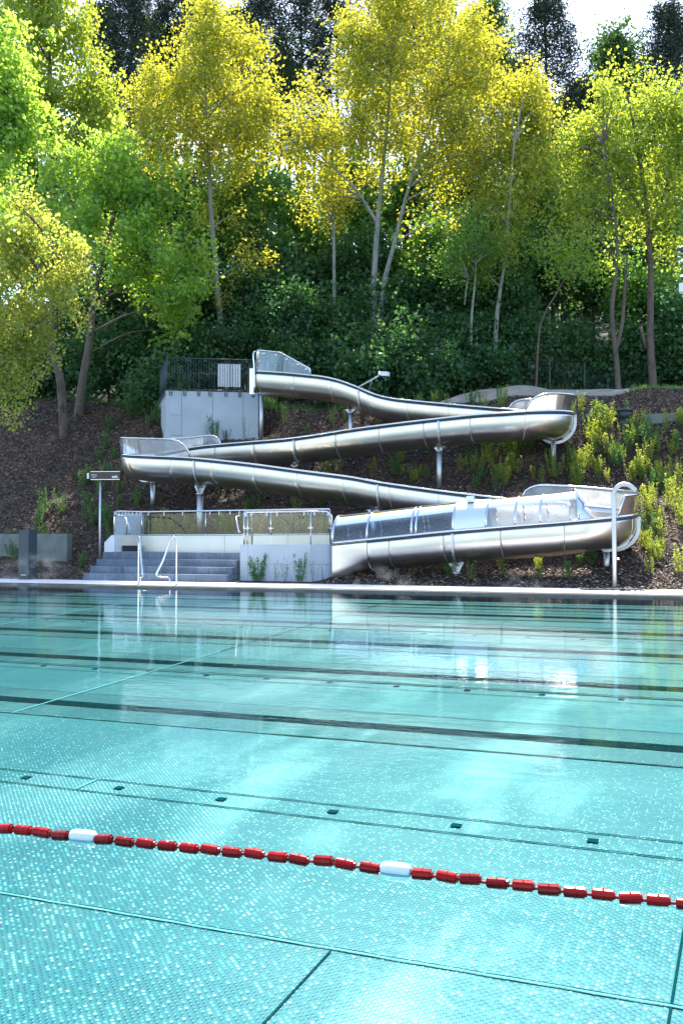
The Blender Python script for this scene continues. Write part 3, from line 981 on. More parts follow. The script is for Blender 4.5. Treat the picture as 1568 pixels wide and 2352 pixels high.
# arm with camera on the first run
ka = nearest(822, 31.5)
a0 = Vector(PP[ka]) + Vector((0, -HW - .02, .02))
a1 = at(876, 860, 31.2)
MB().tube([a0, a0.lerp(a1, .5), a1], .028, 8).build('camera_arm', M['galv'], slide)
MB().tube([a0 + Vector((.2, .5, 0)), a0.lerp(a1, .6)], .018, 6).build('arm_brace', M['galv'], slide)
cb = MB(); cb.box((-.13, -.09, -.07), (.13, .09, .07), Matrix.Translation(at(884, 859, 31.2)) @ Matrix.Rotation(.1, 4, 'Y'))
cb.build('camera_housing', M['white'], slide)
MB().box((-.04, -.07, -.06), (.02, .07, .06), Matrix.Translation(at(873, 857, 31.2))).build('camera_lens', M['rail'], slide)

# start guards: two framed glass panels
def start_guard(v, dx, parent):
    px = [(590, 850), (594, 809), (600, 805), (645, 810), (712, 847), (713, 862)]
    fr = [at(x + dx, y, v) for x, y in px]
    MB().tube([fr[0]] + bez(fr[0:4], 3)[3:] + [fr[4], fr[5]], .026, 8).build('guard_frame', M['rail'], slide)
    b = MB(); b.add([f + Vector((0, .01, 0)) for f in fr], [tuple(range(len(fr)))]); b.build('glass_panel', M['glass_top'], slide)
    bb = MB()
    for (xa, ya) in ((608, 812), (636, 816), (660, 825), (684, 837), (704, 848), (596, 830)):
        p = at(xa + dx, ya, v); bb.tube([p + Vector((0, -.03, 0)), p + Vector((0, .03, 0))], .022, 8)
    bb.build('glass_clamps', M['rail'], slide)['kind'] = 'stuff'
start_guard(30.93, 0, slide)
start_guard(32.05, -3, slide)
# entry hoop at the very top
p0 = Vector(PP[0])
hp = [p0 + Vector((-.05, -HW - .03, -.75)), p0 + Vector((-.05, -HW - .05, .1)), p0 + Vector((-.08, -HW - .05, .62)), p0 + Vector((-.05, -HW + .06, .72))]
MB().tube(bez(hp, 4), .03, 8).build('entry_frame', M['rail'], slide)
hp = [p0 + Vector((-.12, HW + .03, -.75)), p0 + Vector((-.12, HW + .05, .1)), p0 + Vector((-.14, HW + .05, .6)), p0 + Vector((-.1, HW - .08, .7))]
MB().tube(bez(hp, 4), .03, 8).build('entry_frame', M['rail'], slide)
MB().add([p0 + Vector((-.06, -HW, -.8)), p0 + Vector((-.2, -HW - .1, -.8)), p0 + Vector((-.2, -HW - .1, .1)), p0 + Vector((-.06, -HW, .12))], [(0, 1, 2, 3)]).build('entry_cheek', M['steel'], slide)

# ------------------------------------------------------------------ start tower
tower = thing('start_platform', 'pale concrete start platform of the slide on the slope', 'platform', at(485, 1010, 31.2))
def TP(a, d, z): return O + ex * a + ey * d + Vector((0, 0, z))
zb = terrain(O.x, O.y) - 1.0
cuts = [0, .56, 1.67, 2.78, W_]
for k in range(4):
    a0_, a1_ = cuts[k] + (.006 if k else 0), cuts[k + 1] - (.006 if k < 3 else 0)
    b = MB()
    v8 = [TP(a0_, 0, zb), TP(a1_, 0, zb), TP(a1_, .25, zb), TP(a0_, .25, zb), TP(a0_, 0, ztop), TP(a1_, 0, ztop), TP(a1_, .25, ztop), TP(a0_, .25, ztop)]
    b.add(v8, [(0, 1, 5, 4), (2, 3, 7, 6), (3, 0, 4, 7), (1, 2, 6, 5), (4, 5, 6, 7)])
    b.build('concrete_panel', M['concrete'], tower)
b = MB(); v8 = [TP(.01, .25, zb), TP(W_ - .01, .25, zb), TP(W_ - .01, D_, zb), TP(.01, D_, zb)]
v8 += [v + Vector((0, 0, ztop - .01 - zb)) for v in v8]
b.add(v8, [(0, 1, 5, 4), (1, 2, 6, 5), (2, 3, 7, 6), (3, 0, 4, 7), (4, 5, 6, 7)]); b.build('platform_body', M['concrete'], tower)
# two horizontal cast joints on the left panel
for z in (ztop - .88, ztop - 1.62):
    MB().tube([TP(.17, -.001, z), TP(.55, -.001, z)], .006, 4).build('cast_joint', M['concrete_old'], tower)

rail = thing('bar_railing', 'dark upright-bar railing round the top of the concrete platform', 'railing', O + Vector((0, 0, ztop)))
RH = 1.19
def side_rail(pfun, length, nbar):
    MB().tube([pfun(0, ztop + RH), pfun(length, ztop + RH)], .02, 6).build('top_bar', M['anthracite'], rail)
    MB().tube([pfun(0, ztop + .05), pfun(length, ztop + .05)], .018, 6).build('bottom_bar', M['anthracite'], rail)
    for k in range(nbar + 1):
        s = length * k / nbar
        q = pfun(s, ztop + .05); r_ = pfun(s, ztop + RH)
        w2 = .011 if k % 8 else .018
        b = MB(); b.tube([q, r_], w2, 4); b.build('railing_bar', M['anthracite'], rail)
side_rail(lambda s, z: TP(s + .03, -.02, z), W_ - .2, 33)
side_rail(lambda s, z: TP(.03, s, z), D_, 30)
side_rail(lambda s, z: TP(s + .03, D_, z), W_ - .2, 16)
for a_ in (.12, .62, 1.12, 1.52, 2.10, 2.60, 3.08):
    q = TP(a_, -.022, ztop - .17)
    b = MB(); v8 = [TP(a_, -.03, ztop - .17), TP(a_ + .10, -.03, ztop - .17), TP(a_ + .10, -.005, ztop - .17), TP(a_, -.005, ztop - .17)]
    v8 += [v + Vector((0, 0, .20)) for v in v8]
    b.add(v8, [(3, 2, 1, 0), (0, 1, 5, 4), (1, 2, 6, 5), (2, 3, 7, 6), (3, 0, 4, 7), (4, 5, 6, 7)])
    br = b.build('fixing_bracket', M['anthracite'], rail)
    bb = MB()
    for dz in (.05, .13): bb.tube([TP(a_ + .05, -.04, ztop - .17 + dz), TP(a_ + .05, -.028, ztop - .17 + dz)], .012, 6)
    bo = bb.build('bolt', M['rail'], None); bo.parent = br; bo['kind'] = 'stuff'; bo.location = -rail.location
    bo.matrix_parent_inverse = Matrix.Identity(4); bo.location = (0, 0, 0)
for s in [D_ * (k + .5) / 8 for k in range(8)]:
    b = MB(); v8 = [TP(-.03, s, ztop - .17), TP(-.005, s, ztop - .17), TP(-.005, s + .1, ztop - .17), TP(-.03, s + .1, ztop - .17)]
    v8 += [v + Vector((0, 0, .2)) for v in v8]
    b.add(v8, [(3, 2, 1, 0), (0, 1, 5, 4), (1, 2, 6, 5), (2, 3, 7, 6), (3, 0, 4, 7), (4, 5, 6, 7)])
    b.build('fixing_bracket', M['anthracite'], rail)
# dark cabinet-like gate post at the right end
b = MB(); v8 = [TP(3.0, .3, ztop), TP(3.14, .3, ztop), TP(3.14, .45, ztop), TP(3.0, .45, ztop)]; v8 += [v + Vector((0, 0, 1.0)) for v in v8]
b.add(v8, [(0, 1, 5, 4), (1, 2, 6, 5), (2, 3, 7, 6), (3, 0, 4, 7), (4, 5, 6, 7)]); b.build('gate_post', M['anthracite'], rail)
# white slatted board on the railing
board = thing('slatted_board', 'white board of upright slats fixed behind the platform railing', 'board', TP(1.86, .05, ztop + .2))
xa, xb = 1.86, 2.70
for k in range(8):
    s0 = xa + (xb - xa) * k / 8 + .006; s1 = xa + (xb - xa) * (k + 1) / 8 - .006
    b = MB(); v8 = [TP(s0, .03, ztop + .20), TP(s1, .03, ztop + .20), TP(s1, .05, ztop + .20), TP(s0, .05, ztop + .20)]; v8 += [v + Vector((0, 0, .83)) for v in v8]
    b.add(v8, [(3, 2, 1, 0), (0, 1, 5, 4), (1, 2, 6, 5), (2, 3, 7, 6), (3, 0, 4, 7), (4, 5, 6, 7)]); b.build('slat', M['white'], board)
for s0 in (xa + .1, xa + .58):
    for z in (ztop + .33, ztop + .86):
        MB().tube([TP(s0, -.045, z), TP(s0 + .13, -.045, z)], .012, 6).build('clamp', M['white'], board)

# ------------------------------------------------------------------ landing: steps, basin, walls
steps = thing('stone_steps', 'four dark grey stone steps rising from the pool deck', 'steps', (-15, 23, .05))
zs = [.05, .25, .44, .63, .83]
joints = [[(-14.9, -13.9)], [(-14.6,)], [(-15.6,), ], [(-15.2,)]]
for k in range(4):
    y0 = 22.9 + .3 * k
    x0, x1 = -17.3 + .0 * k, -12.75 - .02 * k
    cs = [x0] + sorted({0: [-15.95, -14.35], 1: [-16.2, -14.9], 2: [-15.3, -13.95], 3: [-15.35, -14.0]}[k]) + [x1]
    for a_, c_ in zip(cs, cs[1:]):
        b = MB().box((a_ + .003, y0, zs[k] - .0 - (.02 if k == 0 else 0)), (c_ - .003, 24.2 if k < 3 else 25.2, zs[k + 1] - .002))
        o = b.build('step_block', M['step'], steps)
        bv = o.modifiers.new('bevel', 'BEVEL'); bv.width = .006; bv.segments = 1
        o.scale = (1, 1, 1)

wall = thing('front_wall', 'pale concrete front wall of the landing basin beside the steps', 'wall', (-11.5, 23.5, 0))
wz = at(650, 1250.5, 23.45).z
xs_ = [at(x, 1251, v).x for x, v in ((553, 23.45), (568.7, 23.45), (713.6, 23.45), (757, 23.8))]
def wseg(xa, ya, xb, yb, mat=M['concrete'], name='concrete_panel', z0=-.05, z1=None, th=.22):
    z1 = wz if z1 is None else z1
    a_, c_ = Vector((xa, ya, 0)), Vector((xb, yb, 0))
    d = (c_ - a_).normalized(); nrm = Vector((-d.y, d.x, 0))
    a_ = a_ + d * .003; c_ = c_ - d * .003
    v8 = [a_, c_, c_ + nrm * th, a_ + nrm * th]
    v8 = [v + Vector((0, 0, z0)) for v in v8] + [v + Vector((0, 0, z1)) for v in v8]
    return MB().add(v8, [(3, 2, 1, 0), (0, 1, 5, 4), (1, 2, 6, 5), (2, 3, 7, 6), (3, 0, 4, 7), (4, 5, 6, 7)]).build(name, mat, wall)
zj = at(650, 1296, 23.45).z
for z0, z1 in ((-.05, zj - .003), (zj + .003, None)):
    wseg(xs_[0], 23.45, xs_[1], 23.45, z0=z0, z1=z1)
    wseg(xs_[1], 23.45, xs_[2], 23.45, z0=z0, z1=z1)
    wseg(xs_[2], 23.45, xs_[3] + .1, 23.98, z0=z0, z1=z1)
wseg(xs_[0] - .1, 24.0, xs_[0] - .02, 23.45, z0=-.05, th=.2)

basin = thing('steel_basin', 'satin steel back wall of the splash basin above the steps', 'basin', (-14, 25.3, .8))
bz0, bz1 = .80, at(400, 1229, 25.3).z
bx = [at(x, 1240, 25.3).x for x in (326, 444, 516, 556)]
cutx = [bx[0], at(516, 1240, 25.3).x, at(660, 1240, 25.3).x, at(757, 1240, 25.3).x]
for a_, c_ in zip(cutx, cutx[1:]):
    MB().box((a_ + .004, 25.3, bz0 - .6), (c_ - .004, 25.34, bz1)).build('basin_panel', M['steel_dull'], basin)
# left return: panel with a dark slot, and a sloping white cheek
lx = at(263, 1240, 24.6).x
pA = at(263, 1240, 24.45); pB = Vector((bx[0], 25.3, 0))
def bseg(pa, pb, z0, z1, mat, name, par, th=.04):
    a_, c_ = Vector((pa[0], pa[1], 0)), Vector((pb[0], pb[1], 0))
    d = (c_ - a_).normalized(); nrm = Vector((-d.y, d.x, 0))
    v8 = [a_, c_, c_ + nrm * th, a_ + nrm * th]
    v8 = [v + Vector((0, 0, z0)) for v in v8] + [v + Vector((0, 0, z1)) for v in v8]
    return MB().add(v8, [(3, 2, 1, 0), (0, 1, 5, 4), (1, 2, 6, 5), (2, 3, 7, 6), (3, 0, 4, 7), (4, 5, 6, 7)]).build(name, mat, par)
bseg((pA.x, 24.45), (bx[0], 25.3), bz0 - .2, bz1, M['steel_dull'], 'basin_panel', basin)
q1 = Vector((pA.x, 24.45, 0)).lerp(Vector((bx[0], 25.3, 0)), .30); q2 = Vector((pA.x, 24.45, 0)).lerp(Vector((bx[0], 25.3, 0)), .97)
bseg((q1.x + .03, q1.y - .03), (q2.x + .03, q2.y - .03), .84, .84 + .17, M['black'], 'dark_slot', basin, .02)
cheek = thing('sloping_cheek_block', 'white concrete block with a sloping top left of the basin', 'block', (pA.x - .2, 24.3, .8))
cz = bz1 - .02
ca, cb_ = at(240, 1268, 24.3), at(262.5, 1268, 24.3)
z_lo = at(240, 1246, 24.3).z; z_hi = at(262, 1229, 24.3).z
vv = []
for yy in (24.3, 24.62):
    vv += [(ca.x, yy, .6), (cb_.x, yy, .6), (cb_.x, yy, z_hi), (at(257, 1230, 24.3).x, yy, z_hi), (ca.x, yy, z_lo)]
MB().add(vv, [(0, 1, 2, 3, 4), (9, 8, 7, 6, 5), (0, 5, 6, 1), (1, 6, 7, 2), (2, 7, 8, 3), (3, 8, 9, 4), (4, 9, 5, 0)]).build('block_body', M['white'], cheek)
# wall seen behind the left glass
pl = thing('concrete_pillar', 'pale concrete slab behind the left end of the glass railing', 'wall', (at(300, 1220, 26.0).x, 26, .5))
A_, B_ = at(262, 1200, 25.9), at(324, 1200, 25.9)
MB().box((A_.x, 25.9, .5), (B_.x, 26.1, at(290, 1180, 25.9).z)).build('slab', M['concrete'], pl)

def glass_rail(name, label, pts, top, posts, base_z, parent_loc, panes=True, glassmat='glass'):
    """pts: list of (X, Y); posts at each; glass between"""
    r = thing(name, label, 'glass railing', parent_loc)
    return r
gr = thing('glass_railing', 'glass railing with steel posts on the front wall of the basin', 'railing', (-11.5, 23.5, wz))
gt = at(650, 1175.5, 23.5).z
gp = [(xs_[0] + .05, 24.0), (xs_[0] + .06, 23.52), (at(568.7, 1200, 23.52).x, 23.52), (at(622, 1200, 23.52).x, 23.52), (at(713.6, 1200, 23.52).x, 23.52), (xs_[3], 23.92)]
top = [Vector((gp[0][0], gp[0][1], wz)), Vector((gp[0][0], gp[0][1], gt - .12)), Vector((gp[0][0], gp[0][1] - .08, gt)), Vector((gp[1][0], gp[1][1], gt))] + [Vector((x, y, gt)) for x, y in gp[2:5]] + [Vector((gp[5][0] - .1, gp[5][1] - .06, gt)), Vector((gp[5][0], gp[5][1], gt - .1)), Vector((gp[5][0], gp[5][1], wz))]
MB().tube(top, .026, 8).build('handrail', M['rail'], gr)
for k, (x, y) in enumerate(gp):
    if k in (0, 5): continue
    w2 = .017
    MB().tube([(x, y, wz - (0 if k != 3 else -.25)), (x, y, gt)], w2, 6).build('post', M['rail'], gr)
for (xa_, ya_), (xb_, yb_) in zip(gp, gp[1:]):
    d = Vector((xb_ - xa_, yb_ - ya_, 0)); d.normalize()
    a_ = Vector((xa_, ya_, 0)) + d * .02; c_ = Vector((xb_, yb_, 0)) - d * .02
    g = MB().add([(a_.x, a_.y, wz + .02), (c_.x, c_.y, wz + .02), (c_.x, c_.y, gt - .05), (a_.x, a_.y, gt - .05)], [(0, 1, 2, 3)]).build('pane', M['glass'], gr)
    cl = MB()
    for f in (.15, .85):
        p = a_.lerp(c_, f); cl.box((p.x - .012, p.y - .02, gt - .11), (p.x + .012, p.y + .02, gt - .02))
    for z in ((wz + gt) / 2,):
        for f in (.02, .98):
            p = a_.lerp(c_, f); cl.box((p.x - .03, p.y - .02, z - .015), (p.x + .03, p.y + .02, z + .015))
    cl.build('glass_clamps', M['white'], gr)['kind'] = 'stuff'

gb = thing('rear_glass_railing', 'glass railing with steel posts along the back of the basin', 'railing', (-14, 25.3, bz1))
gt2 = at(450, 1174, 25.3).z
gq = [(pA.x, 24.45), ((pA.x * .55 + bx[0] * .45), 24.83), (bx[0], 25.3), (at(472.7, 1200, 25.3).x, 25.3), (at(560, 1200, 25.3).x, 25.3), (at(622, 1200, 25.3).x, 25.3), (at(757, 1200, 25.3).x, 25.3)]
top = [Vector((gq[0][0], gq[0][1], bz1 - .2)), Vector((gq[0][0], gq[0][1], gt2 - .12)), Vector((gq[0][0] + .04, gq[0][1] + .04, gt2 - .01))] + [Vector((x, y, gt2)) for x, y in gq[1:]]
MB().tube(top, .026, 8).build('handrail', M['rail'], gb)
for k, (x, y) in enumerate(gq):
    MB().tube([(x, y, bz1), (x, y, gt2)], .018, 6).build('post', M['rail'], gb)
for (xa_, ya_), (xb_, yb_) in zip(gq, gq[1:]):
    d = Vector((xb_ - xa_, yb_ - ya_, 0)); d.normalize()
    a_ = Vector((xa_, ya_, 0)) + d * .02; c_ = Vector((xb_, yb_, 0)) - d * .02
    MB().add([(a_.x, a_.y, bz1 + .02), (c_.x, c_.y, bz1 + .02), (c_.x, c_.y, gt2 - .06), (a_.x, a_.y, gt2 - .06)], [(0, 1, 2, 3)]).build('pane', M['glass'], gb)
    cl = MB()
    for f in (.1, .35, .65, .9):
        p = a_.lerp(c_, f); cl.box((p.x - .012, p.y - .02, gt2 - .12), (p.x + .012, p.y + .02, gt2 - .02))
    cl.build('glass_clamps', M['white'], gb)['kind'] = 'stuff'
MB().tube([(bx[0], 25.28, bz1 + .005), (gq[-1][0], 25.28, bz1 + .005)], .02, 6).build('bottom_rail', M['rail'], gb)
# stair handrails that branch off the two railings
sr = thing('stair_handrail', 'short bent steel handrail at the left end of the landing', 'handrail', (pA.x, 24.3, 1.2), 'short handrails beside the landing')
h = [at(260, 1184, 24.4), at(274, 1184, 24.2), at(286, 1185, 24.1), at(296, 1205, 23.9), at(300, 1226, 23.8), at(287, 1227, 24.1)]
MB().tube(h, .022, 8).build('bent_tube', M['rail'], sr)
sr2 = thing('stair_handrail', 'short bent steel handrail at the right end of the landing', 'handrail', (xs_[0], 24, 1.2), 'short handrails beside the landing')
h = [at(556, 1186, 24.0), at(548, 1186, 23.9), at(542, 1187, 23.8), at(545, 1205, 23.6), at(549, 1222, 23.5), at(556, 1222, 23.6)]
MB().tube(h, .022, 8).build('bent_tube', M['rail'], sr2)

# ------------------------------------------------------------------ score sign
SV = 24.0
sg = thing('score_display', 'dark timing display board on a thin steel pole left of the steps', 'sign', at(231, 1267, SV))
a_ = at(211, 1083, SV); c_ = at(278, 1102, SV)
zt, zbt = at(240, 1083, SV).z, at(240, 1101.5, SV).z
dirx = (Vector((c_.x, c_.y, 0)) - Vector((a_.x, a_.y, 0))).normalized()
# the board faces the pool, turned a little towards the viewer
turn_a = math.radians(20)
bx_ = Vector((math.cos(turn_a), math.sin(turn_a), 0)); by_ = Vector((-math.sin(turn_a), math.cos(turn_a), 0))
pole = at(231, 1090, SV)
LB = .82; LBx = -.28
def SP(u, d, z): return Vector((pole.x, pole.y, 0)) + bx_ * u + by_ * d + Vector((0, 0, z))
def sbox(u0, u1, d0, d1, z0, z1, name, mat, par=sg):
    v8 = [SP(u0, d0, z0), SP(u1, d0, z0), SP(u1, d1, z0), SP(u0, d1, z0), SP(u0, d0, z1), SP(u1, d0, z1), SP(u1, d1, z1), SP(u0, d1, z1)]
    return MB().add(v8, [(3, 2, 1, 0), (0, 1, 5, 4), (1, 2, 6, 5), (2, 3, 7, 6), (3, 0, 4, 7), (4, 5, 6, 7)]).build(name, mat, par)
UL, UR_ = -.27, .585
sbox(UL, UR_, -.06, .05, zbt + .012, zt - .012, 'display_panel', M['sign'])
sbox(UL, UR_, -.065, .055, zt - .006, zt + .004, 'trim', M['rail'])
sbox(UL, UR_, -.065, .055, zbt - .004, zbt + .006, 'trim', M['rail'])
sbox(UL - .055, UL - .001, -.04, .04, zbt + .02, zt - .004, 'side_housing', M['black'])
sbox(UL - .115, UL - .056, -.03, .03, zbt + .03, zt - .04, 'side_box', M['galv'])
MB().tube([(pole.x, pole.y, .3), (pole.x, pole.y, zbt)], .030, 12).build('pole', M['galv'], sg)
def text(body, size, u, z, par, al='LEFT', wd=1.0):
    cu = bpy.data.curves.new('t', 'FONT'); cu.body = body; cu.size = size; cu.extrude = .001; cu.align_x = al; cu.offset = wd
    to = bpy.data.objects.new('tmp', cu); COL.objects.link(to)
    dg = bpy.context.evaluated_depsgraph_get()
    me = bpy.data.meshes.new_from_object(to.evaluated_get(dg))
    bpy.data.objects.remove(to)
    mat4 = Matrix((( bx_.x, 0, by_.x, 0), (bx_.y, 0, by_.y, 0), (0, 1, 0, 0), (0, 0, 0, 1)))
    # text x -> bx_, text y -> up, text z -> towards the viewer
    mat4 = Matrix(((bx_.x, 0, -by_.x, 0), (bx_.y, 0, -by_.y, 0), (0, 1, 0, 0), (0, 0, 0, 1)))
    me.transform(Matrix.Translation(SP(u, -.063, z)) @ mat4)
    me.materials.clear(); me.materials.append(M['letter'])
    return link('lettering', me, None, par)
hgt = zt - zbt
text('sek.', .125, UR_ - .035, zbt + .045, sg, 'RIGHT', .0022)
text('Rekord in sek.', .026, UL + .10, zbt + hgt * .60, sg, 'CENTER', .0006)
text('Geschwindigkeit', .026, UL + .10, zbt + hgt * .42, sg, 'CENTER', .0006)
text('in km/h', .026, UL + .10, zbt + hgt * .24, sg, 'CENTER', .0006)

# ------------------------------------------------------------------ cabinet, low wall, shower, hose
cab = thing('steel_cabinet', 'tall dark grey cabinet standing on the deck before the low wall', 'cabinet', on_z(55, 1332, .05))
cb0 = on_z(43, 1331, .05); 
cx0, cy0 = cb0.x, cb0.y
zt_ = at(50, 1217, cy0).z
wx = at(67, 1300, cy0).x - cx0
MB().box((cx0, cy0, .045), (cx0 + wx, cy0 + .34, zt_ - .03)).build('body', M['anthracite'], cab)
MB().box((cx0 - .01, cy0 - .01, zt_ - .03), (cx0 + wx + .01, cy0 + .35, zt_)).build('lid', M['anthracite'], cab)
MB().box((cx0 + .01, cy0 - .012, .30), (cx0 + wx - .01, cy0 - .002, zt_ - .05)).build('door', M['anthracite'], cab)
MB().box((cx0 + .10, cy0 - .02, .17), (cx0 + .28, cy0 - .005, .19)).build('handle', M['galv'], cab)
lw_ = thing('low_concrete_wall', 'weathered low concrete wall half hidden by climbing shrubs', 'wall', (-26, 25, 0))
xr = at(154, 1250, 25.2).x; zlw = at(100, 1226, 25.2).z
xx = xr
k = 0
while xx > -31:
    MB().box((xx - 2.49, 25.2, -.1), (xx, 25.45, zlw + .01 * math.sin(k))).build('concrete_panel', M['concrete_old'], lw_)
    xx -= 2.5; k += 1
sh = thing('outdoor_shower', 'tall steel shower pipe with hooked top at the deck edge', 'shower', on_z(1410.5, 1352, .05))
sv = on_z(1410.5, 1352, .05)
P_ = lambda x, y: at(x, y, sv.y)
pts = [Vector((sv.x, sv.y, .04)), Vector((sv.x, sv.y, 1.0)), Vector((sv.x, sv.y, P_(1408, 1150).z)), P_(1409, 1132), P_(1416, 1119), P_(1430, 1112.5), P_(1446, 1116), P_(1459, 1128)]
MB().tube([pts[0], pts[1], pts[2]] + bez(pts[2:], 5)[1:], .052, 14).build('pipe', M['galv'], sh)
MB().tube([Vector((sv.x, sv.y, .035)), Vector((sv.x, sv.y, .05))], .09, 14).build('foot_flange', M['galv'], sh)
vb = P_(1418, 1203 + 72)
MB().tube([Vector((sv.x + .02, sv.y - .02, at(1418, 1204 + 0, sv.y).z)), Vector((sv.x + .13, sv.y - .05, at(1418, 1204, sv.y).z))], .02, 8)
vz = at(1418, 1266 - 62, sv.y).z
MB().tube([Vector((sv.x + .04, sv.y - .01, .72)), Vector((sv.x + .12, sv.y - .03, .72))], .03, 10).build('push_valve', M['rail'], sh)
hs_ = [on_z(1420, 1354, .06), on_z(1470, 1355, .06), on_z(1520, 1353.5, .06), on_z(1568, 1347, .08), on_z(1600, 1340, .2)]
tag(MB().tube(bez(hs_, 8), .012, 6).build('garden_hose', M['hose']), 'thin yellow-green hose lying on the deck right of the shower', 'hose')
b = MB()
c0 = on_z(1400, 1356, .055)
pr_ = []
for k in range(90):
    a = k * .7
    pr_.append((c0.x + .55 * math.sin(k * .07 - 3) + .16 * math.cos(a), c0.y + .12 * math.sin(a * 1.3) , .058 + .018 * (1 + math.sin(a * 2.1))))
tag(b.tube(pr_, .014, 5).build('netting_heap', M['coil']), 'crumpled dark grey netting lying at the foot of the shower', 'netting')

bn = on_z(1432, 975, terrain(-4, 35) ) if False else hit(1433, 984)
bin_ = thing('litter_bin', 'small dark litter bin on the grass below the twin-trunked tree', 'bin', bn)
zz = bn.z
b_top = at(1433, 940, bn.y).z
MB().tube([(bn.x, bn.y, zz - .2), (bn.x, bn.y, zz + (b_top - zz) * .5)], .12, 10).build('stand', M['anthracite'], bin_)
MB().tube([(bn.x, bn.y, zz + (b_top - zz) * .5), (bn.x, bn.y, b_top - .06)], [.16, .18], 12).build('body', M['anthracite'], bin_)
MB().tube([(bn.x, bn.y, b_top - .06), (bn.x, bn.y, b_top)], .22, 12).build('lid', M['anthracite'], bin_)
# floodlight mast just right of the frame, its heads reach in
mp_ = on_z(1640, 1360, .05)
md_ = 20.0
mast = thing('floodlight_mast', 'dark lamp head and white box reaching in at the right picture edge', 'lamp post', at_d(1625, 1330, md_))
q = at_d(1625, 1330, md_)
MB().tube([(q.x, q.y, .0), (q.x, q.y, at_d(1625, 560, md_).z)], .06, 10).build('pole', M['galv'], mast)
l0, l1 = at_d(1554, 573, md_), at_d(1625, 578, md_)
MB().tube([l0, l0.lerp(l1, .12), l0.lerp(l1, .5), l1], [.03, .075, .085, .05], 10).build('lamp_head', M['canopy_dark'], mast)
MB().tube([l0 + Vector((.02, 0, -.045)), l0.lerp(l1, .5) + Vector((0, 0, -.075))], [.02, .05], 8).build('lamp_lens', M['white'], mast)
l2 = at_d(1590, 660, md_)
MB().box((l2.x - .26, l2.y - .1, l2.z - .085), (l2.x + .26, l2.y + .1, l2.z + .085)).build('speaker_box', M['white'], mast)

# ------------------------------------------------------------------ foliage builders
def leaf_cloud(centres, normals_out, size, n_each, spread, jit=.5, asp=1.0, droop=0.0, flat=0.0):
    """quads (rhombi) around each centre; returns verts, faces"""
    C = np.repeat(centres, n_each, axis=0)
    n = len(C)
    C = C + rng.normal(0, 1, (n, 3)) * spread
    a = rng.normal(0, 1, (n, 3)); a[:, 2] = a[:, 2] * (1 - flat) - droop
    a /= np.linalg.norm(a, axis=1)[:, None] + 1e-9
    b = rng.normal(0, 1, (n, 3))
    b -= (b * a).sum(1)[:, None] * a
    b /= np.linalg.norm(b, axis=1)[:, None] + 1e-9
    s = size * rng.uniform(1 - jit, 1 + jit, n)[:, None]
    A, B = a * s * .5, b * s * .5 * asp
    nrm = np.cross(a, b) * s * .12
    V = np.stack([C - A, C + B + nrm, C + A, C - B + nrm], 1).reshape(-1, 3)
    return V
def cloud_mesh(name, V):
    return mesh_np(name, V, np.arange(len(V)), 4)
def blob_points(c, r, n, shell=.55):
    """points in an ellipsoid, favouring the outer shell"""
    d = rng.normal(0, 1, (n, 3)); d /= np.linalg.norm(d, axis=1)[:, None]
    rad = shell + (1 - shell) * rng.random(n) ** .6
    return np.asarray(c) + d * rad[:, None] * np.asarray(r)
def tapered(mbd, pts, r0, r1, n=7):
    P = bez(pts, 4) if len(pts) > 2 else [Vector(p) for p in pts]
    m_ = len(P)
    mbd.tube(P, [r0 + (r1 - r0) * i / (m_ - 1) for i in range(m_)], n)
def tree(name, label, cat, base, trunks, blobs, leafmat, barkmat, size, clumps, per, spread, group=None, flat=0., droop=0., asp=1., limb_r=.05, shell=.5, nlimb=14, lobe=.42):
    """trunks: list of (points, r0, r1). blobs: list of (centre, radii, weight)."""
    o = thing(name, label, cat, base, group)
    b = MB()
    spine = []
    for pts, r0, r1 in trunks:
        tapered(b, pts, r0, r1, 8)
        spine += bez(pts, 4) if len(pts) > 2 else [Vector(p) for p in pts]
    cs = []
    tw = sum(bl[2] for bl in blobs)
    for c, r, wgt in blobs:
        n = max(3, int(clumps * wgt / tw))
        prim = blob_points(c, r, max(3, n // 10), shell)
        prim = np.asarray(c) + (prim - np.asarray(c)) * rng.uniform(.72, 1.22, (len(prim), 1))
        lz = np.repeat(rng.uniform(.6, 1.5, (len(prim), 1)), 10, axis=0)
        pts = np.repeat(prim, 10, axis=0) + rng.normal(0, 1, (len(prim) * 10, 3)) * np.array((lobe * .85, lobe * .85, lobe)) * lz
        pts[::10] = prim
        cs.append(pts)
        if spine:
            for q in prim[:max(2, int(nlimb * wgt / tw))]:
                tq = Vector(q)
                cand = [s for s in spine if s.z < tq.z + .3] or spine
                s = min(cand, key=lambda s_: (s_ - tq).length + .6 * max(0, s_.z - tq.z + 1.0))
                mid = s.lerp(tq, .5) + Vector((0, 0, .12 * (tq - s).length))
                tapered(b, [s, mid, tq], limb_r * random.uniform(.7, 1.2), limb_r * .22, 5)
    b.build('trunk', barkmat, o)
    cs = np.concatenate(cs)
    V = leaf_cloud(cs, None, size * .68, int(per * 1.75), spread * .78, .6, asp, droop, flat)
    V -= 0
    me = cloud_mesh('crown', V)
    link('crown', me, leafmat, o)
    return o
def pb(x, y, dist, rx, ry, rd=None, wgt=None):
    """ellipsoid seen at photo (x, y) with photo radii rx, ry at camera depth dist"""
    c = at_d(x, y, dist)
    k = dist / F
    rd = rd if rd is not None else (rx + ry) / 2 * k * .8
    R_ = (rx * k, rd, ry * k)
    return (tuple(c), R_, wgt if wgt else rx * ry)
def tp(pts, dist): return [tuple(at_d(x, y, dist)) for x, y in pts]
def gz(x, dist, y=None):
    p = at_d(x, 900, dist); return terrain(p.x, p.y)
def foot(x, dist):
    p = at_d(x, 900, dist); return Vector((p.x, p.y, terrain(p.x, p.y)))

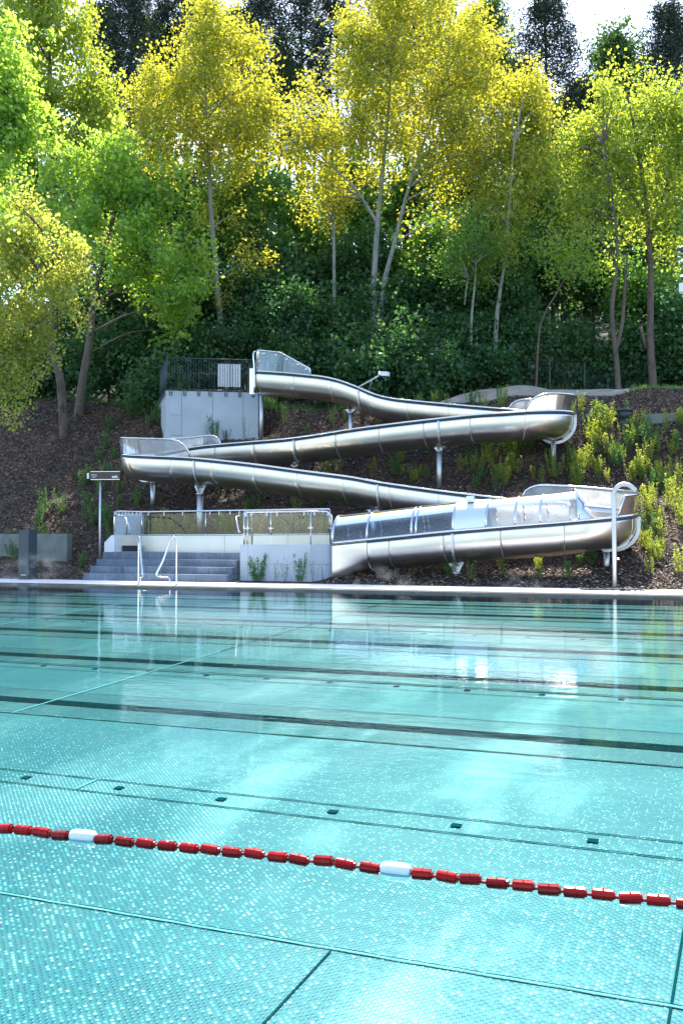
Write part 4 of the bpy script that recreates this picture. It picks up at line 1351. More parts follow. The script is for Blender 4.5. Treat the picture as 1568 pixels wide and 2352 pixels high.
# --- front row -----------------------------------------------------------
D = 40.0
fb = foot(180, D)
tree('maple_tree', 'bright green maple with a leaning brown trunk left of the platform', 'tree', fb,
     [([tuple(fb - Vector((0, 0, .3)))] + tp([(190, 880), (205, 790), (216, 690), (235, 600), (262, 500), (285, 420)], D), .20, .04),
      (tp([(222, 705), (262, 655), (320, 600), (370, 560)], D), .08, .03), (tp([(228, 640), (190, 540), (160, 450)], D), .07, .03), (tp([(255, 540), (310, 470), (350, 420)], D), .05, .02)],
     [pb(300, 400, D, 105, 75), pb(180, 420, D, 75, 70), pb(255, 520, D, 125, 110), pb(375, 520, D, 75, 100), pb(400, 640, D, 65, 75), pb(330, 640, D, 90, 70), pb(120, 500, D + 2, 80, 90), pb(150, 620, D + 3, 70, 60), pb(425, 745, D, 40, 55), pb(270, 345, D, 50, 40), pb(370, 420, D, 50, 45), pb(440, 610, D, 28, 35)],
     M['leaf_maple'], M['bark_brown'], .19, 900, 17, .26, flat=.3)
D = 38.5
fb = foot(150, D)
tree('leaning_tree', 'brown leaning trunk beside the maple, crown lost in leaves', 'tree', fb,
     [([tuple(fb - Vector((0, 0, .3)))] + tp([(140, 880), (124, 820), (110, 760), (98, 700), (90, 620)], D), .18, .07)],
     [pb(70, 620, D + 1, 60, 60)], M['leaf_maple'], M['bark_brown'], .18, 60, 15, .25, nlimb=5)
D = 33.0
tree('ornamental_cherry_tree', 'yellow and pinkish small-leaved tree overhanging the mulch slope', 'tree', foot(-60, D),
     [(tp([(-120, 930), (-60, 830), (0, 740), (80, 650), (140, 600)], D), .10, .025), (tp([(-60, 830), (-10, 800), (50, 780)], D), .06, .02)],
     [pb(70, 560, D, 85, 75), pb(140, 610, D, 75, 50), pb(30, 660, D, 90, 90), pb(110, 690, D, 60, 50), pb(20, 760, D, 70, 60), pb(60, 800, D, 55, 45), pb(30, 880, D, 50, 45), pb(-20, 520, D, 60, 60), pb(-40, 800, D, 70, 120), pb(25, 480, D, 50, 25)],
     M['leaf_cherry'], M['bark_brown'], .12, 820, 20, .22)
D = 27.0
tree('large_leaved_maple', 'dark green large-leaved maple reaching in at the top left edge', 'tree', foot(-150, D + 8),
     [(tp([(-170, 800), (-120, 500), (-40, 300), (30, 200)], D), .2, .03)],
     [pb(20, 180, D, 60, 90), pb(40, 280, D, 60, 75), pb(0, 350, D, 60, 70), pb(75, 265, D, 35, 30), pb(-30, 100, D, 60, 70), pb(-60, 250, D, 80, 150)],
     M['leaf_maple'], M['bark_brown'], .16, 520, 18, .18, flat=.3)
D = 45.0
fb = foot(120, D)
tree('tall_maple_tree', 'tall yellow-green maple rising behind the left edge trees', 'tree', fb,
     [([tuple(fb)] + tp([(125, 600), (120, 350), (115, 150), (110, 20)], D), .22, .04)],
     [pb(130, 60, D, 85, 100), pb(60, 120, D, 90, 100), pb(150, 190, D, 85, 90), pb(230, 270, D, 60, 60), pb(170, 300, D, 100, 80), pb(80, 260, D, 80, 100), pb(100, -60, D, 90, 80), pb(190, 380, D, 90, 70), pb(40, 0, D, 70, 90), pb(255, 330, D, 40, 50)],
     M['leaf_maple_yellow'], M['bark_brown'], .20, 1150, 15, .33)

def poplar(label, x_, D, trunks, blobs, clumps, size=.155, per=15, mat='leaf_poplar', bk='bark_pale', spread=.30, name='poplar_tree', **kw):
    fb = foot(x_, D)
    tr_ = [([tuple(fb - Vector((0, 0, .3)))] + tp(pts, D), r0, r1) if first else (tp(pts, D), r0, r1) for first, pts, r0, r1 in trunks]
    return tree(name, label, 'tree', fb, tr_, blobs, M[mat], M[bk], size, clumps, per, spread, group='tall poplars at the forest edge' if mat == 'leaf_poplar' else None, **kw)
D = 43.0
poplar('slim yellow poplar with a single pale trunk right of the maple', 510, D,
       [(True, [(508, 760), (500, 680), (495, 600), (486, 500), (481, 400), (476, 300), (472, 200), (468, 90)], .16, .03)],
       [pb(465, 60, D, 70, 80), pb(430, 150, D, 80, 80), pb(530, 140, D, 75, 80), pb(480, 250, D, 110, 90), pb(590, 240, D, 60, 60), pb(360, 230, D, 60, 90), pb(400, 330, D, 90, 80), pb(540, 330, D, 80, 80), pb(595, 300, D, 30, 60), pb(470, 430, D, 100, 100, wgt=2200), pb(500, 560, D, 90, 100, wgt=1300), pb(560, 620, D, 60, 60, wgt=600), pb(330, 300, D, 35, 50)],
       1500, size=.145)
D = 43.5
poplar('widest yellow poplar with two pale trunks above the slide', 866, D,
       [(True, [(858, 760), (859, 640), (868, 500), (882, 360), (892, 250), (900, 120)], .19, .04), (False, [(866, 905), (872, 760), (880, 660), (905, 560), (938, 430), (975, 320), (1010, 200)], .17, .03), (False, [(870, 520), (820, 440), (760, 380), (700, 330)], .08, .02)],
       [pb(880, 60, D, 110, 90), pb(1000, 100, D, 110, 110), pb(800, 140, D, 70, 90), pb(900, 200, D, 120, 100), pb(1060, 220, D, 85, 100), pb(980, 300, D, 120, 80), pb(730, 260, D, 50, 70), pb(780, 330, D, 110, 60), pb(690, 350, D, 50, 45), pb(1090, 340, D, 90, 60), pb(1170, 365, D, 35, 50), pb(900, 380, D, 110, 70, wgt=3000), pb(1040, 400, D, 90, 50, wgt=3000), pb(760, 420, D, 90, 60, wgt=1400), pb(1100, 130, D, 45, 70), pb(930, -40, D, 120, 80), pb(1130, 430, D, 60, 60, wgt=2000), pb(1010, 500, D, 70, 60, wgt=900)],
       2500, size=.145)
D = 44.5
poplar('thin poplar with one straight pale trunk left of the twin-trunked poplar', 768, D,
       [(True, [(767, 620), (765, 480), (762, 340), (745, 240)], .10, .03)],
       [pb(740, 460, D, 55, 60), pb(715, 240, D, 45, 60, wgt=1200)], 160, size=.13)
D = 42.0
poplar('yellow-topped poplar with a leaning pale trunk at the right of the wood', 1133, D,
       [(True, [(1138, 760), (1146, 680), (1158, 600), (1168, 480), (1180, 330)], .12, .03)],
       [pb(1195, 220, D + 3, 55, 60), pb(1235, 280, D + 3, 45, 50), pb(1180, 300, D + 3, 60, 60), pb(1140, 520, D, 80, 80, wgt=1800), pb(1120, 600, D, 75, 50, wgt=900), pb(1230, 350, D + 3, 60, 60), pb(1190, 430, D + 1, 60, 60, wgt=3000)],
       900, size=.14)
D = 41.5
poplar('slender pale sapling trunk between the two bigger poplars', 1080, D,
       [(True, [(1082, 740), (1090, 650), (1093, 560)], .07, .03), (False, [(1066, 700), (1073, 640)], .04, .03)],
       [pb(1080, 560, D, 60, 60), pb(1050, 600, D, 50, 45)], 200, size=.13, mat='leaf_green', name='poplar_sapling')
D = 40.0
poplar('thin bent grey sapling leaning right beside the wire fence', 1228, D,
       [(True, [(1236, 780), (1250, 720), (1280, 670), (1305, 620)], .05, .02)],
       [pb(1320, 610, D, 60, 40)], 60, size=.15, mat='leaf_maple', name='bent_sapling', bk='bark_brown')
# right hand maples
D = 39.5
poplar('airy maple with a forked brown trunk near the dark litter bin', 1424, D,
       [(True, [(1418, 880), (1412, 800), (1404, 720), (1412, 640), (1416, 560), (1405, 450), (1385, 330)], .13, .03), (False, [(1412, 810), (1428, 740), (1434, 660), (1440, 580)], .09, .04)],
       [pb(1370, 300, D + 2, 70, 70), pb(1340, 380, D + 2, 60, 70), pb(1400, 230, D + 2, 50, 50), pb(1330, 470, D + 1, 50, 45), pb(1310, 560, D, 45, 35, wgt=900)],
       430, size=.15, mat='leaf_maple_yellow', bk='bark_brown', name='young_maple_tree', limb_r=.035, nlimb=24, per=14)
D = 40.0
poplar('broad yellow-green maple with a thick dark trunk at the right edge', 1500, D,
       [(True, [(1500, 900), (1494, 820), (1492, 740), (1494, 640), (1488, 540), (1478, 430), (1460, 320), (1440, 220)], .19, .04), (False, [(1482, 800), (1470, 750)], .07, .05), (False, [(1490, 560), (1520, 460), (1550, 380)], .08, .03), (False, [(1485, 500), (1430, 420), (1380, 360)], .06, .02)],
       [pb(1450, 230, D, 70, 60), pb(1520, 270, D, 60, 80), pb(1460, 340, D, 90, 80), pb(1540, 380, D, 60, 80), pb(1400, 400, D, 70, 60), pb(1560, 500, D, 70, 90), pb(1500, 480, D, 80, 70, wgt=3000), pb(1430, 500, D, 60, 50, wgt=1800), pb(1600, 300, D, 70, 120)],
       820, size=.16, mat='leaf_maple_yellow', bk='bark_brown', name='maple_tree', limb_r=.045, nlimb=26, per=14)

# --- conifers and dark back row -------------------------------------------
def conifer(label, x, ytop, ybot_crown, D, wpx, mat='leaf_conifer', n=480, name='pine_tree', airy=1.0):
    fb = foot(x, D)
    top = at_d(x, ytop, D)
    o = thing(name, label, 'tree', fb, 'dark conifers at the back of the wood')
    b = MB(); tapered(b, [tuple(fb), tuple(fb.lerp(top, .5) + Vector((.15, 0, 0))), tuple(top)], .24, .03, 7)
    zc = at_d(x, ybot_crown, D).z
    cs = []
    Wm = wpx * D / F
    for k in range(n):
        f = random.random() ** .8
        z = zc + (top.z - zc) * f
        r = Wm * (1 - f) ** .55 * (.35 + .65 * random.random()) + .15
        a = random.uniform(0, 6.283)
        q = Vector((fb.x + (top.x - fb.x) * .9 + r * math.cos(a), fb.y + (top.y - fb.y) + r * math.sin(a), z - .18 * r))
        cs.append(tuple(q))
        if k % 9 == 0:
            tapered(b, [(top.x, top.y, z + .1 * r), tuple(q)], .05, .012, 4)
    b.build('trunk', M['bark_dark'], o)
    cs = np.repeat(np.array(cs), 2, axis=0) + rng.normal(0, .35, (len(cs) * 2, 3)) * (1, 1, .4)
    V = leaf_cloud(cs, None, .17, 26, .17 * airy, .4, .3)
    link('crown', cloud_mesh('crown', V), M[mat], o)
    return o
conifer('dark pine between the left maple and the slim poplar', 300, -40, 330, 56, 110, n=520)
conifer('dark pine standing close behind the slim yellow poplar', 385, 0, 300, 60, 90, n=380)
conifer('green spruce with drooping boughs right of the slim poplar', 600, -60, 330, 55, 90, n=430)
conifer('dark pine at the top between the two yellow poplars', 690, -50, 380, 58, 95, n=430)
conifer('bright green larch just left of the open sky', 1125, 5, 260, 52, 62, 'leaf_larch', 360, 'larch_tree')
conifer('dark pine standing out against the open sky', 1250, -10, 330, 54, 120, n=420, airy=1.3)
conifer('low dark pine behind the right-hand maple crown', 1345, 190, 420, 55, 80, n=300)
conifer('distant pine below the open sky', 1395, 90, 330, 60, 60, n=240)
conifer('tall dark pine at the top right corner', 1535, 10, 420, 50, 80, n=460)
conifer('dark pine hidden behind the widest poplar', 870, -60, 330, 58, 90, n=300)
conifer('dark pine hidden behind the right part of the widest poplar', 1010, -30, 330, 60, 90, n=300)
for k, (x, d) in enumerate(((578, 52), (612, 54), (640, 51), (662, 56), (690, 53), (716, 55), (745, 57), (805, 52), (822, 55), (925, 54), (945, 52), (968, 57), (1000, 55), (1210, 54), (1050, 56), (540, 56), (430, 54), (1290, 53))):
    fb = foot(x, d)
    o = thing('forest_trunk', ['slim dark trunk against bright gaps in the wood', 'thin dark stem deep in the wood'][k % 2], 'tree trunk', fb, ['slim dark trunks in the wood', 'thin dark stems in the wood'][k % 2])
    b = MB(); top = at_d(x + random.uniform(-12, 12), 250, d)
    tapered(b, [tuple(fb), tuple(fb.lerp(top, .5)), tuple(top)], [.15, .10][k % 2], .06, 6)
    b.build('trunk', M['bark_dark'], o)

for x, yt, d, wp, lb in ((235, 10, 57, 80, 'dark pine behind the right edge of the tall maple'), (455, -60, 59, 90, 'dark pine hidden behind the slim yellow poplar'), (545, 20, 59, 80, 'short dark pine between the spruce and the slim poplar'), (770, -40, 61, 90, 'dark pine rising behind the left part of the widest poplar'),
                          (930, -60, 62, 100, 'dark pine behind the centre of the widest poplar'), (1080, 40, 60, 70, 'dark pine left of the bright larch'), (1190, 150, 60, 80, 'short dark pine between larch and lone pine'), (1300, 230, 58, 80, 'short dark pine right of the lone pine'), (1460, 170, 57, 80, 'short dark pine left of the corner pine')):
    conifer(lb, x, yt, yt + 340, d, wp, n=380)
# --- middle layer of broadleaf trees and understory --------------------------
mid = [(330, 640, 47, 90, 110, 'leaf_understory', 'dark broadleaf tree in shade behind the maple crown'),
       (430, 500, 48, 70, 120, 'leaf_understory', 'dark broadleaf tree left of the slim poplar trunk'),
       (570, 500, 47, 80, 110, 'leaf_green', 'green tree right of the slim poplar trunk'),
       (640, 620, 46, 80, 90, 'leaf_understory', 'shaded tree with drooping twigs above the start guard'),
       (760, 650, 47, 90, 80, 'leaf_understory', 'shaded tree left of the twin pale trunks'),
       (980, 600, 45.5, 80, 80, 'leaf_green', 'green tree right of the twin pale trunks'),
       (1000, 720, 44.5, 90, 70, 'leaf_understory', 'dark bushy tree right of the twin trunk feet'),
       (1120, 700, 46, 90, 80, 'leaf_understory', 'dark tree behind the leaning pale trunk'),
       (1230, 620, 47, 80, 110, 'leaf_understory', 'dark tree behind the bent sapling'),
       (1230, 480, 49, 70, 90, 'leaf_green', 'green tree below the yellow-topped poplar'),
       (1300, 420, 52, 80, 110, 'leaf_green', 'pale green tree under the gap of sky'),
       (1360, 640, 46, 80, 110, 'leaf_understory', 'dark tree behind the forked brown trunk'),
       (1480, 700, 44, 90, 90, 'leaf_green', 'green tree behind the thick dark trunk'),
       (1560, 760, 42, 60, 90, 'leaf_understory', 'dark shrubby tree at the right edge'),
       (200, 760, 46, 100, 90, 'leaf_understory', 'dark tree behind the leaning brown trunks'),
       (60, 820, 46, 90, 80, 'leaf_understory', 'dark tree behind the left cherry foliage'),
       (860, 520, 49, 70, 60, 'leaf_green', 'green tree seen between the twin pale trunks'),
       (1430, 130, 56, 60, 70, 'leaf_larch', 'airy light green tree top against the right-hand sky'),
       (1060, 540, 48, 60, 60, 'leaf_green', 'green tree under the right side of the widest poplar'),
       (640, 180, 57, 60, 70, 'leaf_green', 'distant green tree top between the poplars'),
       (800, 430, 50, 80, 60, 'leaf_green', 'green tree filling the gap left of the twin pale trunks'),
       (960, 440, 50, 80, 60, 'leaf_green', 'green tree filling the gap right of the twin pale trunks'),
       (650, 470, 50, 60, 60, 'leaf_green', 'green tree in the gap right of the slim poplar'),
       (1080, 420, 51, 70, 60, 'leaf_green', 'green tree behind the lower right of the widest poplar'),
       (500, 560, 46, 90, 100, 'leaf_green', 'olive green tree wrapped round the slim poplar trunk'),  # added: greener leaves stand in for shade low in the poplar
       (1130, 560, 44.5, 80, 90, 'leaf_green', 'green tree round the leaning pale trunk'),  # added likewise, shade of the lower poplar leaves put into the green
       (700, 560, 48, 80, 80, 'leaf_green', 'green tree behind the thin poplar trunk'),
       (1330, 520, 50, 90, 90, 'leaf_green', 'green tree behind the airy maple'),
       (1500, 560, 49, 90, 90, 'leaf_green', 'green tree behind the broad maple crown'),
       (1440, 420, 53, 90, 90, 'leaf_green', 'far green tree behind the right-hand maples'),
       (60, 400, 48, 90, 110, 'leaf_green', 'green tree closing the gap above the cherry foliage'),
       (240, 450, 50, 90, 90, 'leaf_green', 'green tree hidden behind the bright maple'),
       (360, 400, 53, 60, 90, 'leaf_understory', 'dark green tree between maple and slim poplar'),
       (1270, 330, 55, 60, 90, 'leaf_understory', 'dark green tree below the lone pine'),
       (350, 90, 60, 60, 60, 'leaf_larch', 'distant light green top left of the slim poplar')]
for x, y, d, rx, ry, mt, lb in mid:
    fb = foot(x, d)
    bl = [pb(x + random.uniform(-.3, .3) * rx, y + random.uniform(-.3, .3) * ry, d, rx * .75, ry * .75) for _ in range(3)] + [pb(x + random.uniform(-.7, .7) * rx, y + random.uniform(-.8, .8) * ry, d, rx * .45, ry * .4) for _ in range(4)]
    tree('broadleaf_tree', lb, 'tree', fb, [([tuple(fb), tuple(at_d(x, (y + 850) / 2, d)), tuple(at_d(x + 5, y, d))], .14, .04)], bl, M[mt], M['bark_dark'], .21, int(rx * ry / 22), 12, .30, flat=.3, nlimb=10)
und = [(40, 870, 44, 80, 60), (110, 850, 43.5, 70, 60), (250, 840, 43, 80, 70), (330, 820, 43, 80, 90), (400, 760, 43.5, 70, 80), (470, 840, 42.5, 80, 70), (560, 780, 43, 80, 80), (640, 760, 42.5, 70, 80), (700, 840, 41.5, 90, 60), (760, 760, 43, 80, 80), (820, 860, 40, 60, 50), (920, 820, 41, 80, 70), (980, 860, 40, 60, 40), (1040, 800, 42, 80, 70), (1120, 850, 41.5, 70, 50), (1190, 790, 43, 80, 80), (1260, 850, 42.5, 90, 50), (1340, 800, 43, 80, 80), (1400, 880, 42, 60, 40), (1460, 830, 42, 80, 70), (1550, 850, 41, 70, 70), (600, 700, 44, 80, 70), (900, 700, 44, 80, 60), (500, 700, 44.5, 70, 70), (860, 600, 46, 60, 60), (360, 880, 39.5, 40, 45), (1170, 700, 44, 60, 60)]
for k, (x, y, d, rx, ry) in enumerate(und):
    fb = foot(x, d)
    near = 'the maple trunks' if x < 340 else 'the start platform' if x < 600 else 'the start guards' if x < 800 else 'the twin pale trunks' if x < 1000 else 'the leaning pale trunk' if x < 1200 else 'the wire fence' if x < 1420 else 'the thick dark trunk'
    side = ['leafy dark green shrub', 'upright shaded shrub', 'dense deep green shrub', 'wide drooping green shrub'][(k * 3 + (k > 13)) % 4]
    bl = [pb(x + random.uniform(-.3, .3) * rx, y + random.uniform(-.2, .4) * ry, d, rx * .8, ry * .8) for _ in range(2)] + [pb(x + random.uniform(-.8, .8) * rx, y + random.uniform(-.8, .8) * ry, d, rx * .4, ry * .4) for _ in range(4)]
    hgt_w = ['low', 'middling', 'high'][0 if y > 835 else 1 if y > 770 else 2]
    lab = f'{hgt_w} {side} growing in the shade behind {near}'
    tree('understory_shrub', lab, 'shrub', fb, [([tuple(fb), tuple(at_d(x, y, d))], .06, .02)], bl, M['leaf_understory'], M['bark_dark'], .19, int(rx * ry / 20), 13, .27, group=f'{hgt_w} {side}s behind {near}', flat=.35, nlimb=8)

# forest far mass closing low gaps (a wood that reads as one mass)
cs = []
for k in range(2600):
    x = random.uniform(-500, 2100); d = random.uniform(62, 78)
    y = random.uniform(480, 900) if random.random() < .7 else random.uniform(300, 620)
    cs.append(tuple(at_d(x, y, d)))
V = leaf_cloud(np.array(cs), None, .5, 12, 1.1, .5)
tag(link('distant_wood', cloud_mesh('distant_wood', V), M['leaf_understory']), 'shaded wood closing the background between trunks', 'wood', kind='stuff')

# ------------------------------------------------------------------ crest: dirt mound, grass, fence
def patch(name, px, v_off, mat, dz=.02):
    pts = []
    for x, y in px:
        h_ = hit(x, y)
        if h_ is None: return
        pts.append(h_)
    return pts
def strip_ground(name, x0, x1, v0, v1, mat, dz, nx=40, ny=8, bumpf=None):
    return sheet(name, x0, x1, v0, v1, nx, ny, lambda x, y: terrain(x, y) + dz + (bumpf(x, y) if bumpf else 0), mat)
def mound(x, y):
    u = (x + 8.5) / 5.0; w_ = (y - 37.2) / 2.2
    e = min((x + 11.8) / 1.5, (12 - x) / 2, (y - 34.65) / .9, (40 - y) / 1.2)
    return .62 * math.exp(-(u * u + w_ * w_)) + .05 * math.sin(1.3 * x + y) - max(0, 1 - e) * .35
strip_ground('dirt_path', -11.8, 12, 34.65, 40.0, M['dirt'], .03, 80, 24, mound)
strip_ground('lawn_patch', -4.5, 14, 33.3, 36.6, M['grass_ground'], .05, 60, 14, lambda x, y: .10 * math.exp(-((y - 34.8) ** 2)) - .3 * max(0, 1 - min((x + 4.5) / 2, (y - 33.3) / .8, (36.6 - y) / .6)))
strip_ground('forest_verge', -16, 14, 40.0, 42.5, M['grass_ground'], .04, 60, 10)
kb = hit(1550, 972)
MB().box((kb.x - .9, kb.y, kb.z - .1), (kb.x + 6, kb.y + .2, kb.z + .25)).build('kerb_wall', M['concrete_old'])
tag(bpy.data.objects['kerb_wall'], 'short grey concrete kerb wall in the grass at the right edge', 'kerb')
# grass stuff on the verge and lawn
def grass(name, n, fx, label):
    V = np.zeros((n * 3, 3)); k = 0
    for _ in range(n):
        x, y, hgt_ = fx()
        z = terrain(x, y) + (mound(x, y) if -16 < x < 12 and 34.65 < y < 40 else 0)
        a = random.uniform(0, 6.28); w2 = .018
        lean = random.uniform(-.12, .12)
        V[k] = (x - w2 * math.cos(a), y - w2 * math.sin(a), z); V[k+1] = (x + w2 * math.cos(a), y + w2 * math.sin(a), z); V[k+2] = (x + lean, y + lean * .5, z + hgt_)
        k += 3
    tag(link(name, mesh_np(name, V, np.arange(n * 3), 3), M['grass']), label, 'grass', kind='stuff')
grass('grass', 16000, lambda: (random.uniform(-16, 13), random.uniform(39.6, 43), random.uniform(.15, .7)), 'tall shaded grass at the foot of the wood')
strip_ground('crest_verge', -30, -11.5, 34.0, 37.5, M['grass_ground'], .05, 60, 8)
grass('crest_grass', 9000, lambda: (random.uniform(-30, -11.5), random.uniform(34.1, 37.0), random.uniform(.08, .35)), 'shaded grass strip along the crest behind the mulch slope')
grass('lawn_grass', 9000, lambda: (random.uniform(-4.0, 13), random.uniform(33.6, 36.5), random.uniform(.05, .16) + .05), 'short mown grass below the right-hand trees')
# wire fence
fence = thing('wire_fence', 'thin green wire mesh fence on slim posts before the dark wood', 'fence', foot(1300, 41))
fpts = []
for x in (1180, 1262, 1342, 1395, 1422, 1481, 1560):
    f0 = foot(x, 41.0); fpts.append(f0)
    MB().tube([f0, f0 + Vector((0, 0, 1.65))], .022, 6).build('post', M['post_green'], fence)
b = MB()
for a_, c_ in zip(fpts, fpts[1:]):
    for z in (.3, .8, 1.2, 1.6): b.tube([a_ + Vector((0, 0, z)), c_ + Vector((0, 0, z))], .006, 3)
    n_ = 14
    for k in range(n_):
        p_ = a_.lerp(c_, (k + .5) / n_); b.tube([p_ + Vector((0, 0, .1)), p_ + Vector((0, 0, 1.6))], .004, 3)
b.build('wire_mesh', M['anthracite'], fence)['kind'] = 'stuff'
# dry brush in front of fence
cs = [tuple(Vector(foot(random.uniform(1150, 1568), 42.0)) + Vector((0, random.uniform(-.5, .9), random.uniform(.2, 1.5)))) for _ in range(260)]
tag(link('dry_brush', cloud_mesh('dry_brush', leaf_cloud(np.array(cs), None, .22, 10, .25, .4, .12)), M['dry']), 'tangled dry brush along the wire fence', 'brush', kind='stuff')

# ------------------------------------------------------------------ shrubs on the slope
def shoot_mesh(nst, H, wd, leafs, lsize, seed, sparse=1.0):
    r = random.Random(seed)
    b = MB(); C = []
    for s in range(nst):
        a = r.uniform(0, 6.28); rr = r.uniform(.02, wd)
        hh = H * r.uniform(.6, 1.05)
        tip = Vector((rr * math.cos(a) * 1.5, rr * math.sin(a) * 1.5, hh))
        base = Vector((rr * .3 * math.cos(a), rr * .3 * math.sin(a), -.05))
        mid = base.lerp(tip, .55) + Vector((rr * .25 * math.cos(a + .6), rr * .25 * math.sin(a + .6), 0))
        pts = bez([base, mid, tip], 3)
        b.tube(pts, [.007 - .004 * i / (len(pts) - 1) for i in range(len(pts))], 3, False)
        for k in range(int(leafs / nst)):
            f = r.uniform(.12, 1.0) if sparse > .8 else r.uniform(.3, 1)
            p = pts[min(len(pts) - 1, int(f * (len(pts) - 1)))].lerp(pts[min(len(pts) - 1, int(f * (len(pts) - 1)) + 1)], (f * (len(pts) - 1)) % 1)
            sp = .05 * (1.15 - f * .7)
            C.append((p.x + r.gauss(0, sp), p.y + r.gauss(0, sp), p.z + r.gauss(0, .03)))
    me1 = bpy.data.meshes.new('stems'); me1.from_pydata(b.v, [], b.f); me1.materials.append(M['twig'])
    V = leaf_cloud(np.array(C), None, lsize, 1, .008, .4, .55)
    return me1, cloud_mesh('leaves', V)
kinds = {}
for k in range(6): kinds['light%d' % k] = shoot_mesh(6 + k % 3, 1.0, .18 + .04 * (k % 3), 460, .058, 10 + k)
for k in range(4): kinds['bushy%d' % k] = shoot_mesh(10, 1.0, .27, 820, .06, 30 + k)
for k in range(3): kinds['twiggy%d' % k] = shoot_mesh(6, 1.0, .24, 60, .045, 50 + k, .5)
dark = {}  # leaf copies darkened in colour for shrubs standing in shade
for k_, (a_, c_) in kinds.items():
    a_.materials[0] = M['twig']
    c_.materials.append(M['leaf_shrub'])
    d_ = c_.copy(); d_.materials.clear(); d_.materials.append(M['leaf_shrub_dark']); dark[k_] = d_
LM = [(40, 1280, 'the dark cabinet'), (120, 1270, 'the low concrete wall'), (231, 1180, 'the display pole'), (300, 1150, 'the left slide bend'), (420, 1200, 'the rear glass railing'), (530, 1200, 'the right half of the rear glass railing'),
      (460, 1150, 'the thick left slide column'), (340, 960, 'the left corner of the start platform'), (480, 1000, 'the foot of the start platform'), (640, 960, 'the first slide column'), (805, 960, 'the column under the camera arm'),
      (870, 1060, 'the middle run of the slide'), (1008, 1080, 'the central slide column'), (1270, 1060, 'the upper right slide column'), (1380, 1010, 'the litter bin'), (1500, 1010, 'the kerb wall'), (1180, 1090, 'the lower right guard panel'),
      (650, 1300, 'the front concrete wall'), (790, 1310, 'the slide outlet'), (880, 1300, 'the flared end of the slide'), (1047, 1310, 'the lowest slide column'), (1200, 1310, 'the underside of the last run'), (1330, 1310, 'the last slide bend'), (1410, 1280, 'the shower pipe'), (1520, 1280, 'the hose'), (1520, 1150, 'the sunny bank right of the slide'), (1420, 1060, 'the sunny bank above the shower'), (1060, 920, 'the dirt mound'), (90, 1000, 'the bare mulch slope'), (1130, 1010, 'the upper right bend')]
n_shr = 0
used = {}
def shrub(x, y, hpx, kind=None, shade=False, pos=None):
    p = pos or hit(x, y)
    if p is None: return
    global n_shr
    kind = kind or random.choice(['light0', 'light1', 'light2', 'light3', 'light4', 'light5', 'bushy0', 'bushy1', 'bushy2'])
    dist = (Vector(p) - EYE).dot(FWD)
    H = hpx * dist / F
    l_ = min(LM, key=lambda l: math.hypot(l[0] - x, (l[1] - y) * 1.3)); lm = l_[2]
    dx_, dy_ = x - l_[0], (y - l_[1]) * 1.3
    far_ = 'just ' if math.hypot(dx_, dy_) < 30 else 'well ' if math.hypot(dx_, dy_) > 65 else ''
    rel = ('right of' if dx_ > 0 else 'left of') if abs(dx_) > abs(dy_) else ('below' if dy_ > 0 else 'above')
    fam = kind.rstrip('0123456789')
    adj = {'light': 'slender', 'bushy': 'bushy', 'twiggy': 'nearly bare'}[fam]
    sz = 'low' if H < .45 else 'knee-high' if H < .75 else 'tall'
    lb = f'{sz} {adj} {"dark green" if shade else "yellow-green"} shrub {far_}{rel} {lm}'
    o = thing('young_shrub', lb, 'shrub', p, lb.replace('shrub', 'shrubs'))
    sc_ = H
    rz = random.uniform(0, 6.28)
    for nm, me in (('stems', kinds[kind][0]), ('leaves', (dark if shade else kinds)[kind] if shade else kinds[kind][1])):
        c = bpy.data.objects.new(nm, me); COL.objects.link(c); c.parent = o
    w2 = sc_ * random.uniform(.85, 1.15)
    o.scale = (w2, w2, sc_); o.rotation_euler = (0, 0, rz)
    n_shr += 1
# placed one by one along the deck and through the glass
for x, y, hp_, kd in ((775, 1331, 48, 'bushy0'), (792, 1330, 38, 'bushy1'), (872, 1318, 55, 'light0'), (880, 1312, 45, 'twiggy0'), (975, 1333, 55, 'bushy2'), (1025, 1336, 50, 'bushy0'), (1065, 1322, 38, 'light1'), (1085, 1330, 45, 'light2'), (1125, 1330, 45, 'bushy1'), (1150, 1322, 40, 'twiggy1'), (1207, 1330, 48, 'bushy2'), (1238, 1334, 48, 'light3'), (1258, 1336, 52, 'bushy3'), (1290, 1338, 48, 'bushy0'), (1310, 1325, 44, 'light4'), (1386, 1336, 62, 'bushy1'), (1463, 1338, 62, 'light5'), (1470, 1325, 40, 'light0'), (1560, 1338, 80, 'bushy2'), (1535, 1322, 60, 'light2'),
                    (592, 1331, 66, 'bushy3'), (630, 1333, 50, 'twiggy0'), (655, 1333, 60, 'twiggy1'), (688, 1332, 66, 'light1'), (722, 1333, 56, 'twiggy2'), (740, 1333, 45, 'twiggy0')):
    p = on_z(x, y, .08)
    if 560 < x < 757: p = at(x, 1336, 23.3); p.z = .05
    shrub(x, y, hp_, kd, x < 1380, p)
for x, y, hp_, kd, v in ((415, 1229, 46, 'bushy0', 25.75), (398, 1229, 40, 'bushy1', 25.8), (535, 1229, 48, 'bushy2', 25.75), (512, 1229, 38, 'bushy3', 25.8), (360, 1229, 38, 'bushy1', 26.1), (590, 1229, 40, 'bushy0', 26.2), (640, 1229, 42, 'bushy2', 26.1), (690, 1229, 42, 'bushy3', 26.2), (735, 1229, 40, 'bushy1', 26.1)):
    p = at(x, y, v); z0_ = p.z; p.z = terrain(p.x, p.y)
    shrub(x, y, hp_ + 12 + max(0, z0_ - p.z) * 78, kd, False, p)
